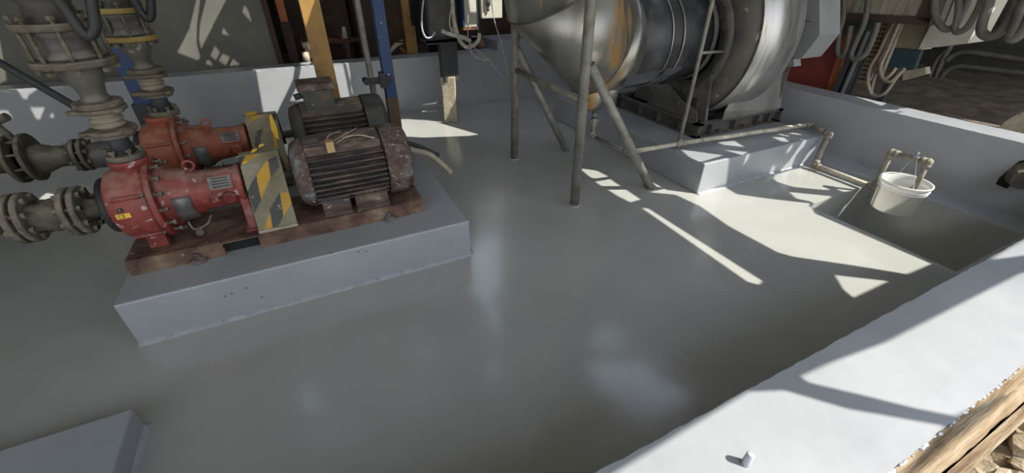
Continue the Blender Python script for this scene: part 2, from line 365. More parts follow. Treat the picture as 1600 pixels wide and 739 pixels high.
# right-hand yard
lz(.35, [(1536, 168), (1566, 168), (1572, 173), (1540, 171)])
lz(.35, [(1560, 176), (1590, 172), (1592, 178), (1566, 181)])
lz(.35, [(1500, 185), (1560, 192), (1570, 198), (1520, 192)])
LIT = [p for p in LIT if p]
holes = []
for pl in LIT:
    if abs(pl[0].z-.55) < 1e-4:
        for p in pl: p.y = min(p.y, .428)
    holes.append([Vector((p.x - SX*(ZR-p.z), p.y - SY*(ZR-p.z))) for p in pl])
def reflect_hole(pts):
    k = 1+ZR/EYE.z
    holes.append([Vector((atz(x, y, 0).x*k, atz(x, y, 0).y*k)) for x, y in pts])
reflect_hole([(737, 335), (783, 345), (783, 445), (760, 475), (738, 455)])  # added hole, lets bright sky make the pale reflection on the floor
def build_sun_mask():
    x0, x1, y0, y1 = -9, 12.5, -1.88, 11
    verts = [Vector((x0, y0)), Vector((x1, y0)), Vector((x1, y1)), Vector((x0, y1))]
    edges = [(0, 1), (1, 2), (2, 3), (3, 0)]
    for h in holes:
        b = len(verts); verts += h; edges += [(b+i, b+(i+1) % len(h)) for i in range(len(h))]
    v, e, f, *_ = geometry.delaunay_2d_cdt(verts, edges, [], 1, 1e-5)
    def inside(p, poly):
        c = False; n = len(poly); j = n-1
        for i in range(n):
            a, b2 = poly[i], poly[j]
            if (a.y > p.y) != (b2.y > p.y) and p.x < (b2.x-a.x)*(p.y-a.y)/(b2.y-a.y)+a.x: c = not c
            j = i
        return c
    bm = bmesh.new(); V = [bm.verts.new((q.x, q.y, ZR)) for q in v]
    for t in f:
        c = sum((v[i] for i in t), Vector((0, 0)))/len(t)
        if any(inside(c, h) for h in holes): continue
        bm.faces.new([V[i] for i in t])
    bmesh.ops.delete(bm, geom=[q for q in bm.verts if not q.link_faces], context='VERTS')
    me = bpy.data.meshes.new('sun_mask_roof'); bm.to_mesh(me); bm.free(); me.materials.append(MASKM)
    o = bpy.data.objects.new('sun_mask_roof', me); COL.objects.link(o)
    q = o.modifiers.new('s', 'SOLIDIFY'); q.thickness = .02; q.offset = 1
    struct(o)
build_sun_mask()

# ------------------------------------------------------------------ room shell
SX0, SX1, SY0, SY1 = 3.635, 4.66, .665, 1.68
m = MB()
m.box(-8, SX0, .30, 6.2, -1.0, 0); m.box(SX0, SX1, .30, SY0, -1.0, 0); m.box(SX0, SX1, SY1, 6.2, -1.0, 0); m.box(SX1, 5.3, .30, 6.2, -1.0, 0)
m.box(SX0, SX1, SY0, SY1, -1.0, -.62)
struct(m.obj('floor', FLOORP))
def rough_top(name, x0, x1, y0, y1, z0, z1, mat, nx, ny, edge_j):
    """wall block with an irregular hand-trowelled top rim"""
    bm = bmesh.new(); g = {}
    for i in range(nx+1):
        for j in range(ny+1):
            x = x0+(x1-x0)*i/nx; y = y0+(y1-y0)*j/ny; z = z1 + (random.random()-.5)*.0008
            if i in (0, nx): x += (random.random()-.5)*edge_j; z -= .0012
            if j in (0, ny): y += (random.random()-.5)*edge_j; z -= .0012
            g[i, j] = bm.verts.new((x, y, z))
    for i in range(nx):
        for j in range(ny):
            bm.faces.new((g[i, j], g[i+1, j], g[i+1, j+1], g[i, j+1]))
    rim0 = None
    rim = [g[i, 0] for i in range(nx+1)] + [g[nx, j] for j in range(1, ny+1)] + [g[i, ny] for i in range(nx-1, -1, -1)] + [g[0, j] for j in range(ny-1, 0, -1)]
    def snap(v, z):
        x, y = v.co.x, v.co.y
        if abs(x-x0) < .012: x = x0
        if abs(x-x1) < .012: x = x1
        if abs(y-y0) < .012: y = y0
        if abs(y-y1) < .012: y = y1
        return bm.verts.new((x, y, z))
    mid = [snap(v, z1-.02) for v in rim]
    low = [bm.verts.new((v.co.x, v.co.y, z0)) for v in mid]
    for A_, B_ in ((rim, mid), (mid, low)):
        for k in range(len(rim)):
            bm.faces.new((A_[k], A_[(k+1) % len(rim)], B_[(k+1) % len(rim)], B_[k]))
    bmesh.ops.recalc_face_normals(bm, faces=bm.faces)
    for f in bm.faces: f.smooth = False
    me = bpy.data.meshes.new(name); bm.to_mesh(me); bm.free(); me.materials.append(mat)
    o = bpy.data.objects.new(name, me); COL.objects.link(o)
    return o
struct(rough_top('wall_near', -8, 4.84, .085, .435, -1.0, .55, PAINT, 420, 5, .005))
struct(rough_top('wall_right', 4.81, 5.10, .0, 6.2, -1.0, .59, PAINT, 3, 180, .008))
struct(rough_top('wall_far', -8, 2.68, FWY, FWY+.28, -1.0, FWH, PAINT, 240, 3, .008))
m = MB(); m.box(2.68, 4.9, FWY, FWY+.6, 0, .81); struct(m.obj('wall_far', PAINT, bevel=.01))
# coves and ledges where walls meet the floor
def cove(name, a, b, nrm, s, zt=.04, mat=SEAM):
    a = Vector(a); b = Vector(b); nrm = Vector(nrm); m = MB(); k = 60; rg = []
    for i in range(k+1):
        p = a.lerp(b, i/k); j = s*(1+(random.random()-.5)*.35); h = zt*(1+(random.random()-.5)*.4)
        rg.append([p - nrm*.01 + Vector((0, 0, h)), p + nrm*.002 + Vector((0, 0, h)), p + nrm*j*.35 + Vector((0, 0, h*.35)), p + nrm*j + Vector((0, 0, .002)), p + nrm*j + Vector((0, 0, -.01)), p - nrm*.01+Vector((0, 0, -.01))])
    m.rings(rg); return m.obj(name, mat)
struct(cove('trim_1', (-8, FWY, 0), (4.8, FWY, 0), (0, -1, 0), .03, .025, PAINT))
struct(cove('trim_2', (4.81, .45, 0), (4.81, 5.85, 0), (-1, 0, 0), .13, .06, PAINT))
struct(cove('trim_3', (3.66, .435, 0), (4.8, .435, 0), (0, 1, 0), .12, .08, PAINT))
# outer ground
m = MB(); k = 0
def ground(name, x0, x1, y0, y1, z, nx, ny, amp, mat):
    bm = bmesh.new(); g = {}
    for i in range(nx+1):
        for j in range(ny+1):
            g[i, j] = bm.verts.new((x0+(x1-x0)*i/nx, y0+(y1-y0)*j/ny, z + (random.random()-.5)*amp))
    for i in range(nx):
        for j in range(ny): bm.faces.new((g[i, j], g[i+1, j], g[i+1, j+1], g[i, j+1]))
    me = bpy.data.meshes.new(name); bm.to_mesh(me); bm.free(); me.materials.append(mat)
    o = bpy.data.objects.new(name, me); COL.objects.link(o); return struct(o)
ground('floor', 5.10, 14, -1, 14, .35, 60, 90, .02, DIRT)
ground('floor', -9, 5.2, 6.15, 14, .30, 60, 40, .02, DIRT)
ground('floor', -4, 6, -6, .085, .22, 240, 140, .05, DIRTL)
# dark sheds beyond, plus an unseen light blocker at the left
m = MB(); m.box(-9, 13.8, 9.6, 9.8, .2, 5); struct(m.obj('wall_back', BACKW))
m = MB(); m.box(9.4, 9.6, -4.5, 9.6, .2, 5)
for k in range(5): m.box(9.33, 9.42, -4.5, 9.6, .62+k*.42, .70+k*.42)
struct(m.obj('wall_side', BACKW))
m = MB(); m.box(-8.8, -8.6, -2.4, 9.6, .2, 3.6); struct(m.obj('light_block_left', BACKW))  # added out of view to cut ambient light from the left

# ------------------------------------------------------------------ concrete plinths
def plinth(name, x0, x1, y0, y1, h, label, cv=True):
    t = thing(name, label, 'plinth', ((x0+x1)/2, (y0+y1)/2, 0))
    m = MB(); m.box(x0, x1, y0, y1, -.0, h); m.obj('block', PAINT, t, bevel=.009)
    if cv:
        for i, (a, b, n_) in enumerate([((x0, y0), (x1, y0), (0, -1, 0)), ((x1, y0), (x1, y1), (1, 0, 0))]):
            o = cove('painted_fillet', (*a, 0), (*b, 0), n_, .022, .014); o.parent = t; o.matrix_parent_inverse = PINV[t.name]
    return t
PX0, PX1, PY0, PY1, PH = -1.10, .805, 2.272, 4.05, .272
pt = plinth('concrete_plinth', PX0, PX1, PY0, PY1, PH, 'long grey painted concrete plinth under the red pumps and motors')
# little air-hole pits on its front face
for (px_, py_) in [(385, 450), (352, 463), (362, 459), (518, 395), (560, 393), (572, 393), (409, 464)]:
    p = atY(px_, py_, PY0); m = MB(); m.lathe([(-.001, .0), (.0012, .0045)], (p.x, PY0-.0012, p.z), (0, 1, 0), 8); m.obj('air_pit', DARK, pt)
m = MB()
plinth('concrete_plinth', -2.6, -.965, .70, 1.69, .12, 'low grey painted concrete pad at the bottom left corner')
pf = plinth('concrete_platform', 2.95, 4.60, BFY, 4.75, BH, 'grey painted concrete platform carrying the steel fan')
# stud on the kerb
b = atz(1164, 725, .548); m = MB(); m.cyl(b, b+Vector((.003, .0, .05)), .0125, .0105, 10)
tag(m.obj('steel_stud', SEAM, bevel=.003), 'short painted stud sticking up from the near kerb top', 'stud')

# ------------------------------------------------------------------ flange helper
def bolt_ring(parent, c, axis, r, n, br, l0, l1, mat=DIRTY, a0=.2, hexn=6, head=True):
    c = Vector(c); ax = Vector(axis).normalized(); u = ax.orthogonal().normalized(); w = ax.cross(u)
    for k in range(n):
        a = a0 + 2*PI*k/n; p = c + (u*math.cos(a)+w*math.sin(a))*r
        m = MB(); m.cyl(p+ax*l0, p+ax*l1, br*.55, n=8)
        if head:
            m.lathe([(0, br), (br*1.1, br)], p+ax*l0, ax, hexn, smooth=False); m.lathe([(0, br), (br*1.1, br)], p+ax*(l1-br*1.1), ax, hexn, smooth=False)
        m.obj('bolt', mat, parent)
def flange(parent, c, axis, r, th, mat, n=36, ears=0, name='flange'):
    m = MB(); m.lathe([(-th/2, r*.97), (-th/2+.004, r), (th/2-.004, r), (th/2, r*.97)], c, axis, n)
    if ears:
        ax = Vector(axis).normalized(); u = ax.orthogonal().normalized(); w = ax.cross(u)
        for k in range(ears):
            a = .6 + 2*PI*k/ears; d = u*math.cos(a)+w*math.sin(a)
            m.cyl(Vector(c)+d*r-ax*th*.45, Vector(c)+d*r+ax*th*.45, .026, n=12)
            m.cyl(Vector(c)+d*(r-.03)-ax*th*.45, Vector(c)+d*(r-.03)+ax*th*.45, .03, n=12)
    return m.obj(name, mat, parent)

# ------------------------------------------------------------------ pumps
AZ = .60
def make_pump(Y, red, label, sticker):
    t = thing('centrifugal_pump', label, 'pump', (-.8, Y, .36), 'red centrifugal pumps on the plinth')
    # volute casing: rounded drum with tangential neck
    m = MB(); prof = [(-1.055, .09), (-1.05, .155), (-1.03, .185), (-.99, .202), (-.93, .207), (-.875, .205), (-.85, .20), (-.85, .05)]
    m.lathe(prof, (0, Y, AZ), (1, 0, 0), 48)
    m.obj('volute_casing', red, t)
    m = MB(); m.lathe([(.10, .075), (.17, .070), (.20, .062), (.215, .085), (.235, .088), (.245, .086)], (-.908, Y, AZ), (0, 0, 1), 32); m.obj('discharge_neck', red, t)
    m = MB(); m.lathe([(-.004, .218), (0, .222), (.022, .222), (.026, .218)], (-.85, Y, AZ), (1, 0, 0), 48); m.obj('casing_flange', red, t)
    m = MB(); m.lathe([(-1.085, .12), (-1.08, .15), (-1.05, .155)], (0, Y, AZ), (1, 0, 0), 32); m.obj('suction_cover', BLACK, t)
    bolt_ring(t, (-.82, Y, AZ), (1, 0, 0), .195, 14, .0125, -.012, .035, DIRTY, .1)
    # ribs and plugs on the front of the drum
    for z in (AZ+.095, AZ-.15):
        yy = Y - math.sqrt(.207**2-(z-AZ)**2)
        m = MB(); m.cyl((-1.0, yy+.003, z), (-.875, yy+.003, z), .013, n=12); m.obj('plug_boss', red, t)
        m = MB(); m.lathe([(0, .011), (.012, .011)], (-.875, yy+.002, z), (1, 0, 0), 6, smooth=False); m.obj('plug', DIRTY, t)
    # adapter, bearing frame
    m = MB(); m.lathe([(-.825, .185), (-.80, .175), (-.77, .150), (-.70, .142), (-.665, .125), (-.64, .115), (-.50, .108), (-.47, .112), (-.455, .12), (-.435, .12), (-.43, .10), (-.42, .05)], (0, Y, AZ), (1, 0, 0), 40)
    m.obj('bearing_frame', red, t)
    rg = []
    for i in range(11):
        a = PI*.92 + i*(PI*.42)/10          # band over the adapter window
        rg.append([Vector((x, Y+r*math.cos(a), AZ+r*math.sin(a))) for x, r in ((-.775, .158), (-.69, .150), (-.69, .142), (-.775, .148))])
    m = MB(); m.rings(rg); m.obj('window_cover', PLATE, t)
    bx = atY(305, 262, 2.76).x
    for i, x in enumerate((-.665,)):
        zt = AZ+.125; m = MB(); m.cyl((x, Y-.01, zt-.012), (x, Y-.01, zt+.016), .011, n=10)
        m.tube([Vector((x+.026*math.cos(a*PI/8), Y-.01, zt+.034+.026*math.sin(a*PI/8))) for a in range(16)], .008, 8, True); m.obj('lifting_eye', red, t)
    for (x, a, r, d) in [(-.585, 1.10, .024, .024), (-.515, 1.13, .034, .03), (-.64, 1.2, .014, .012), (-.56, .68, .012, .008), (-.50, .98, .016, .01)]:
        dr = Vector((0, -math.sin(a*PI/2*1.0) if True else 0, math.cos(a*PI/2)))
        c = Vector((x, Y, AZ)) + dr*.106
        m = MB(); m.lathe([(-.01, r), (d-.004, r), (d, r*.85)], c, dr, 20); m.obj('oil_plug', red, t)
    # raised pad and name plate on the frame, tilted towards the viewer
    a = .62*PI/2; dr = Vector((0, -math.sin(a), math.cos(a))); tn = Vector((0, math.cos(a), math.sin(a)))
    def slab(x0, x1, s0, s1, h0, h1):
        P = [Vector((x0, Y, AZ))+tn*s0, Vector((x1, Y, AZ))+tn*s0, Vector((x1, Y, AZ))+tn*s1, Vector((x0, Y, AZ))+tn*s1]
        return [p+dr*h0 for p in P], dr*(h1-h0)
    m = MB(); m.prism(*slab(-.60, -.475, -.045, .045, .09, .116)); m.obj('plate_pad', red, t, bevel=.004)
    m = MB(); m.prism(*slab(-.593, -.482, -.034, .034, .115, .119)); np_ = plabel(m.obj('nameplate', PLATE, t), 'worn grey nameplate')
    m = MB()
    for k in range(4): m.prism(*slab(-.575, -.495, -.026+k*.016, -.020+k*.016, .119, .1197))
    m.obj('nameplate_lines', BLACK, np_)
    # support foot
    m = MB(); m.prism([(-.475, Y-.10, AZ-.05), (-.475, Y-.155, .372), (-.475, Y-.115, .36), (-.475, Y-.05, AZ-.10)], (.045, 0, 0)); m.box(-.49, -.415, Y-.18, Y-.11, .36, .374); m.obj('support_foot', red, t, bevel=.004)
    m = MB(); m.prism([(-.475, Y+.10, AZ-.05), (-.475, Y+.155, .372), (-.475, Y+.115, .36), (-.475, Y+.05, AZ-.10)], (.045, 0, 0)); m.obj('support_foot', red, t, bevel=.004)
    for a_ in (-.13, .07):
        m = MB(); m.box(-.97, -.88, Y+a_, Y+a_+.06, .357, .46); m.obj('casing_foot', red, t, bevel=.006)
    m = MB(); m.cyl((-.44, Y, AZ), (-.12, Y, AZ), .028, n=20); m.lathe([(0, .07), (.05, .07)], (-.36, Y, AZ), (1, 0, 0), 24); m.lathe([(0, .07), (.05, .07)], (-.29, Y, AZ), (1, 0, 0), 24); m.obj('shaft_coupling', DULLD, t)
    m = MB(); m.cyl((-.70, Y-.165, .445), (-.70, Y-.205, .44), .014, n=12); m.cyl((-.70, Y-.205, .44), (-.70, Y-.215, .44), .019, n=12)
    m.tube(smoothp([(-.74, Y-.17, .50), (-.72, Y-.19, .455), (-.66, Y-.17, .462), (-.63, Y-.14, .50)]), .005, 8); m.obj('drain_fitting', DIRTY, t)
    if sticker:
        a1 = 1.62; 
        def curved(x0, x1, z0, z1, off=.0012, th=.0008):
            m = MB(); rg = []
            for i in range(7):
                z = z0+(z1-z0)*i/6; q = lambda r: -math.sqrt(r*r-(z-AZ)**2)
                r = .2065+off
                rg.append([Vector((x0, Y+q(r), z)), Vector((x1, Y+q(r), z)), Vector((x1, Y+q(r+th), z)), Vector((x0, Y+q(r+th), z))])
            m.rings(rg, smooth=False); return m
        st = plabel(curved(-1.005, -.945, AZ+.0, AZ+.026).obj('ce_sticker', MUSTB, t), 'yellow sticker with a CE mark')
        for ch, x, z, sz, mt in [('CE', -.998, AZ+.004, .026, BLACK)]:
            cu = bpy.data.curves.new('ce_mark', 'FONT'); cu.body = ch; cu.size = sz; cu.extrude = .0004
            tmp = bpy.data.objects.new('tmp_text', cu); COL.objects.link(tmp)
            bpy.context.view_layer.update()
            me = bpy.data.meshes.new_from_object(tmp); bpy.data.objects.remove(tmp)
            o = bpy.data.objects.new('ce_mark', me); me.materials.append(mt); COL.objects.link(o)
            M4 = Matrix.Translation((x, Y-.2092, z)) @ Matrix.Rotation(PI/2, 4, 'X')
            me.transform(M4); o.parent = st; o.matrix_parent_inverse = PINV.get(t.name)
            st_loc = PINV[t.name]; o.matrix_parent_inverse = Matrix.Identity(4)
        m = MB(); m.lathe([(0, .012), (.001, .012)], (-.978, Y-.2035, AZ+.045), (0, -1, 0), 18); m.obj('round_sticker', BLACK, t)
        cu = bpy.data.curves.new('sticker_symbol', 'FONT'); cu.body = '!'; cu.size = .018; cu.extrude = .0004
        tmp = bpy.data.objects.new('tmp_text', cu); COL.objects.link(tmp); bpy.context.view_layer.update()
        me = bpy.data.meshes.new_from_object(tmp); bpy.data.objects.remove(tmp)
        me.materials.append(WHITE); me.transform(Matrix.Translation((-.9805, Y-.2055, AZ+.039)) @ Matrix.Rotation(PI/2, 4, 'X'))
        o = bpy.data.objects.new('sticker_symbol', me); COL.objects.link(o); o.parent = t; o.matrix_parent_inverse = PINV[t.name]
    return t
Y1, Y2 = 2.76, 3.60
make_pump(Y1, RED, 'front red centrifugal pump with yellow CE sticker and dusty casing', True)
p2 = make_pump(Y2, RED2, 'rear orange-red centrifugal pump behind the front pump', False)
# ------------------------------------------------------------------ coupling guards (bent striped sheet)
def make_guard(Y, label, torn):
    t = thing('coupling_guard', label, 'guard', (-.31, Y, .36), 'striped coupling guards')
    x0, x1 = -.415, -.208
    prof = [(-.265, .395), (-.262, .40), (-.20, .52), (-.13, .645), (-.07, .735), (-.02, .775), (.02, .78), (.07, .74), (.15, .62), (.24, .45)]
    bm = bmesh.new(); nx = 50; ny = 150
    def pp(s):
        s *= len(prof)-1; i = min(int(s), len(prof)-2); f = s-i
        return prof[i][0]*(1-f)+prof[i+1][0]*f, prof[i][1]*(1-f)+prof[i+1][1]*f
    g = {}
    for i in range(nx+1):
        for j in range(ny+1):
            y, z = pp(j/ny); g[i, j] = bm.verts.new((x0+(x1-x0)*i/nx, Y+y, z))
    for i in range(nx):
        for j in range(ny):
            bm.faces.new((g[i, j], g[i+1, j], g[i+1, j+1], g[i, j+1]))
    # hand painted hazard bars: (u across, v down the sheet) outlines
    TL, TR, BR, BL = (165, 145), (462, 100), (600, 625), (315, 690)
    def uv(p):
        u, v = .5, .5
        for _ in range(30):
            top = (TL[0]+(TR[0]-TL[0])*u, TL[1]+(TR[1]-TL[1])*u); bot = (BL[0]+(BR[0]-BL[0])*u, BL[1]+(BR[1]-BL[1])*u)
            v = (p[1]-top[1])/(bot[1]-top[1]); x0q = TL[0]+(BL[0]-TL[0])*v; x1q = TR[0]+(BR[0]-TR[0])*v; u = (p[0]-x0q)/(x1q-x0q)
        return u, v
    yel = [[(225, 142), (335, 126), (300, 160), (207, 250), (208, 200)], [(400, 203), (412, 320), (325, 428), (308, 308)], [(470, 383), (530, 372), (545, 425), (475, 497)], [(378, 488), (390, 592), (335, 665), (315, 655), (330, 560)]]
    blk = [[(170, 150), (222, 143), (206, 205), (207, 252), (190, 258)], [(458, 158), (482, 250), (412, 318), (400, 203)], [(308, 308), (325, 428), (268, 497), (236, 395)], [(465, 380), (474, 495), (389, 590), (380, 470)]]
    if torn:
        yel = [[(225, 142), (350, 125), (210, 250)], [(430, 230), (470, 300), (470, 420), (440, 420)], [(300, 520), (340, 480), (350, 560), (320, 600)]]
        blk = [[(400, 115), (462, 100), (480, 200), (420, 190)], [(290, 300), (350, 280), (300, 420), (262, 400)]]
    yel = [[uv(p) for p in q] for q in yel]; blk = [[uv(p) for p in q] for q in blk]
    def inp(u, v, poly):
        c = False; j = len(poly)-1
        for i in range(len(poly)):
            a, b2 = poly[i], poly[j]
            if (a[1] > v) != (b2[1] > v) and u < (b2[0]-a[0])*(v-a[1])/(b2[1]-a[1])+a[0]: c = not c
            j = i
        return c
    bm.faces.ensure_lookup_table(); k = 0
    for i in range(nx):
        for j in range(ny):
            f = bm.faces[k]; k += 1
            u = (i+.5)/nx; v = 1-((j+.5)/ny)/.555
            if any(inp(u, v, q) for q in yel): f.material_index = 1
            elif any(inp(u, v, q) for q in blk): f.material_index = 2
    me = bpy.data.meshes.new('guard_sheet'); bm.to_mesh(me); bm.free()
    for mt in (OLIVE, HAZY, HAZK): me.materials.append(mt)
    o = bpy.data.objects.new('guard_sheet', me); COL.objects.link(o); o.parent = t; o.matrix_parent_inverse = PINV[t.name]
    q = o.modifiers.new('s', 'SOLIDIFY'); q.thickness = .004
    m = MB(); m.box(x0-.002, x1+.002, Y-.273, Y-.262, .385, .402); plabel(m.obj('bottom_lip', CONC, t, bevel=.002), 'pale dusty bottom lip')
    if torn:
        m = MB(); pts = [(-.25, -.055, .768), (-.235, -.04, .775), (-.222, -.11, .70), (-.225, -.17, .625), (-.245, -.16, .63), (-.262, -.12, .69)]
        m.prism([(a, Y+b_-.02, c) for a, b_, c in pts], (.0, -.012, .01)); plabel(m.obj('peeling_tape', MUSTB, t), 'loose flap of bright yellow tape')
        m = MB(); m.prism([(-.40, Y-.03, .779), (-.33, Y-.03, .785), (-.33, Y+.03, .789), (-.41, Y+.02, .786)], (0, -.003, .004)); m.obj('peeling_tape', MUSTB, t)
    else:
        for (x, y, z) in ((-.39, -.08, .74), (-.33, -.03, .785), (-.29, .01, .795)):
            m = MB(); m.prism([(x-.015, Y+y, z), (x+.012, Y+y+.01, z+.004), (x+.02, Y+y+.03, z+.008), (x-.005, Y+y+.02, z+.012)], (0, -.003, .004)); m.obj('peeling_tape', MUSTB, t)
    return t
make_guard(Y1, 'black and yellow striped coupling guard leaning in front of the front motor', False)
make_guard(Y2, 'faded yellow coupling guard with peeling tape beside the rear motor', True)

# ------------------------------------------------------------------ skids
def make_skid(Y, x0, x1, label):
    t = thing('steel_skid', label, 'base frame', ((x0+x1)/2, Y, PH), 'rusty steel pump skids')
    m = MB(); w = .235
    prof = [(-w, .273), (-w-.005, .335), (-w+.02, .357), (w-.02, .357), (w+.005, .335), (w, .273)]
    hx0, hx1 = -.62, -.435
    for a, b_ in ((x0, hx0), (hx1, x1)):
        n_ = max(3, int((b_-a)/.05)); rg = []
        for i in range(n_+1):
            x = a+(b_-a)*i/n_
            rg.append([Vector((x+(.10*(.36-z) if i == 0 and a == x0 else 0), Y+y+(random.random()-.5)*.006, z+(random.random()-.5)*.004)) for y, z in prof])
        m.rings(rg, smooth=False)
    m.box(hx0, hx1, Y-w+.04, Y+w, .273, .357); m.box(hx0-.01, hx1+.01, Y-w+.0, Y-w+.06, .350, .3585)
    m.obj('channel_frame', BASEP, t)
    m = MB(); m.box(hx0, hx1, Y-w+.035, Y-w+.042, .276, .348); m.obj('fork_slot', DARK, t)
    for bx_ in (-.755, .33):
        m = MB(); m.ball((bx_, Y-w-.012, .287), .034, 2, (1.2, .9, .55), .25); m.cyl((bx_, Y-w-.014, .28), (bx_, Y-w-.014, .335), .010, n=8); m.lathe([(0, .018), (.014, .018)], (bx_, Y-w-.014, .306), (0, 0, 1), 6, smooth=False)
        m.obj('anchor_bolt', COWL, t)
    m = MB(); m.cyl((x1-.045, Y-.16, .355), (x1-.045, Y-.16, .44), .007, n=8); m.lathe([(0, .014), (.01, .014)], (x1-.045, Y-.16, .43), (0, 0, 1), 6, smooth=False); m.obj('jacking_stud', RUST, t)
    return t
make_skid(Y1, -1.075, .575, 'front rusty brown steel skid under the front pump')
make_skid(Y2, -1.05, .70, 'rear rusty steel skid under the rear pump')

# ------------------------------------------------------------------ motors
CORE = nmat('rusty_fin_gap_shade', [(.3, (.010, .010, .012)), (.6, (.025, .022, .022)), (.8, (.06, .045, .035))], 12, .7, .9)  # rusty core, near-black to put the shade between the fins into the colour
FIN = nmat('rusty_fin_edges', [(.3, (.022, .022, .028)), (.44, (.055, .045, .042)), (.54, (.11, .075, .056)), (.64, (.17, .125, .095)), (.76, (.32, .27, .22))], 15, .6, .9, bump=.5, bscale=45, stretch=(.35, 1, 1))
FING = nmat('dark_fin_edges', [(.3, (.03, .026, .02)), (.5, (.07, .055, .04)), (.72, (.18, .14, .10))], 12, .6, .9, bump=.4, bscale=45, stretch=(.35, 1, 1))
def make_motor(Y, dx, body, cowl, label, box, fin):
    X0 = dx
    R = .222
    t = thing('electric_motor', label, 'motor', (X0+.2, Y, .36), 'rusty electric motors on the plinth')
    az = AZ
    m = MB(); m.lathe([(X0-.165, .06), (X0-.16, .15), (X0-.145, .19), (X0-.11, .207), (X0-.095, .215), (X0-.07, .215), (X0-.065, .19)], (0, Y, az), (1, 0, 0), 40); m.obj('end_bell', cowl, t)
    m = MB(); m.lathe([(X0-.08, .184), (X0+.39, .184)], (0, Y, az), (1, 0, 0), 40); sh = m.obj('stator_housing', CORE, t)
    m = MB(); x0_, x1_ = X0-.068, X0+.375
    for side in (-1, 1):
        for k in range(9):
            zz = -.150 + k*.035
            yo = math.sqrt(R*R-zz*zz)+.002; yi = math.sqrt(.186**2-zz*zz)-.012
            q = [(x0_, Y+side*yi, az+zz-.0065), (x0_, Y+side*yi, az+zz+.0065), (x0_, Y+side*yo, az+zz+.0045), (x0_, Y+side*yo, az+zz-.004)]
            m.prism(q, (x1_-x0_, 0, 0))
    for k in range(9):
        yy = -.112 + k*.028; zo = math.sqrt(R*R-yy*yy); zi = math.sqrt(.186**2-yy*yy)-.012
        q = [(x0_, Y+yy-.006, az+zi), (x0_, Y+yy+.006, az+zi), (x0_, Y+yy+.004, az+zo), (x0_, Y+yy-.004, az+zo)]
        m.prism(q, (x1_-x0_, 0, 0))
    m.obj('cooling_fins', fin, t, bevel=.002, seg=1)
    m = MB(); m.lathe([(X0+.385, .19), (X0+.385, .228), (X0+.39, .232), (X0+.50, .230), (X0+.535, .215), (X0+.55, .185), (X0+.552, .10), (X0+.552, .02)], (0, Y, az), (1, 0, 0), 44, cap=True); fc = m.obj('fan_cowl', cowl, t)
    m = MB()
    for k in range(6): m.lathe([(0, .04+k*.024), (.003, .04+k*.024), (.003, .046+k*.024), (0, .046+k*.024)], (X0+.552, Y, az), (1, 0, 0), 30, cap=False)
    m.obj('cowl_grille', BLACK, fc)
    # feet
    for s in (-1, 1):
        m = MB(); y0 = Y+s*.205; y1 = Y+s*.12
        m.prism([(X0-.05, y0, .358), (X0-.05, y0, .378), (X0-.05, Y+s*.165, .40), (X0-.05, Y+s*.15, .47), (X0-.05, y1, .45), (X0-.05, y1, .358)], (.17, 0, 0)); m.obj('foot', body, t, bevel=.005)
        m = MB(); m.prism([(X0+.15, y0, .358), (X0+.15, y0, .378), (X0+.15, Y+s*.165, .40), (X0+.15, Y+s*.15, .47), (X0+.15, y1, .45), (X0+.15, y1, .358)], (.21, 0, 0)); m.obj('foot', body, t, bevel=.005)
    zt = az+.19
    if box:
        m = MB(); m.box(X0-.03, X0+.19, Y-.11, Y+.09, zt-.01, zt+.135); bb = m.obj('terminal_box', body, t, bevel=.012)
        m = MB(); m.box(X0-.055, X0+.205, Y-.135, Y+.11, zt+.135, zt+.185); plabel(m.obj('terminal_lid', COWL, t, bevel=.012), 'overhanging rusty brown lid')
        m = MB(); m.cyl((X0-.03, Y-.06, zt+.10), (X0-.085, Y-.06, zt+.09), .022, n=12); m.obj('cable_gland', BLACK, t)
    else:
        m = MB(); m.box(X0+.02, X0+.24, Y-.10, Y+.10, zt-.02, zt+.025); m.obj('terminal_base', body, t, bevel=.008)
        m = MB(); m.box(X0+.055, X0+.10, Y-.19, Y-.13, zt-.02, zt+.045); plabel(m.obj('terminal_block', GASK, t, bevel=.003), 'tan terminal block with loose wires')
        for k, r in enumerate((.05, .062, .045, .07)):
            c = Vector((X0+.13+k*.012, Y-.13, zt+.045)); pts = [c + Vector((r*math.cos(a*PI/8)*1.2, r*.8*math.sin(a*PI/8)*.6, r*.5*math.sin(a*PI/8+.6*k)+.004*k)) for a in range(3, 17)]
            m = MB(); m.tube(smoothp(pts, 2), .0022, 6); m.obj('loose_wire', [CABLE, BROWNY, RUST, CABLE][k], t)
        m = MB(); m.tube(smoothp([(X0+.12, Y-.14, zt+.02), (X0+.18, Y-.15, zt+.05), (X0+.26, Y-.14, zt+.045), (X0+.34, Y-.16, zt+.02)]), .0055, 8); m.obj('loose_wire', CABLE, t)
    return t
make_motor(Y1, 0.0, MOTOR, COWL, 'front rusty finned electric motor with wires loose on its top', False, FIN)
make_motor(Y2, 0.03, MOTORG, MOTORG, 'rear dark green finned motor with a brown lidded terminal box', True, FING)
# flexible cable with dead end leaving between the motors
c0 = atz(632, 232, .50)
pts = [Vector((.50, 3.20, .56)), atY(636, 233, 3.05), atY(668, 240, 3.0), atY(688, 254, 2.97), atY(705, 270, 2.95)]
m = MB(); m.tube(smoothp(pts, 10), .021, 12, rib=.08); fx = m.obj('flexible_conduit', CABLE); tag(fx, 'short tan ribbed conduit poking out right of the motors', 'conduit')
pts2 = [Vector((.50, 3.28, .60)), atY(634, 222, 3.14), atY(660, 231, 3.1), atY(686, 243, 3.06)]
m = MB(); m.tube(smoothp(pts2, 8), .017, 10); tag(m.obj('motor_cable', BLACK), 'black cable lying above the tan conduit right of the motors', 'cable')

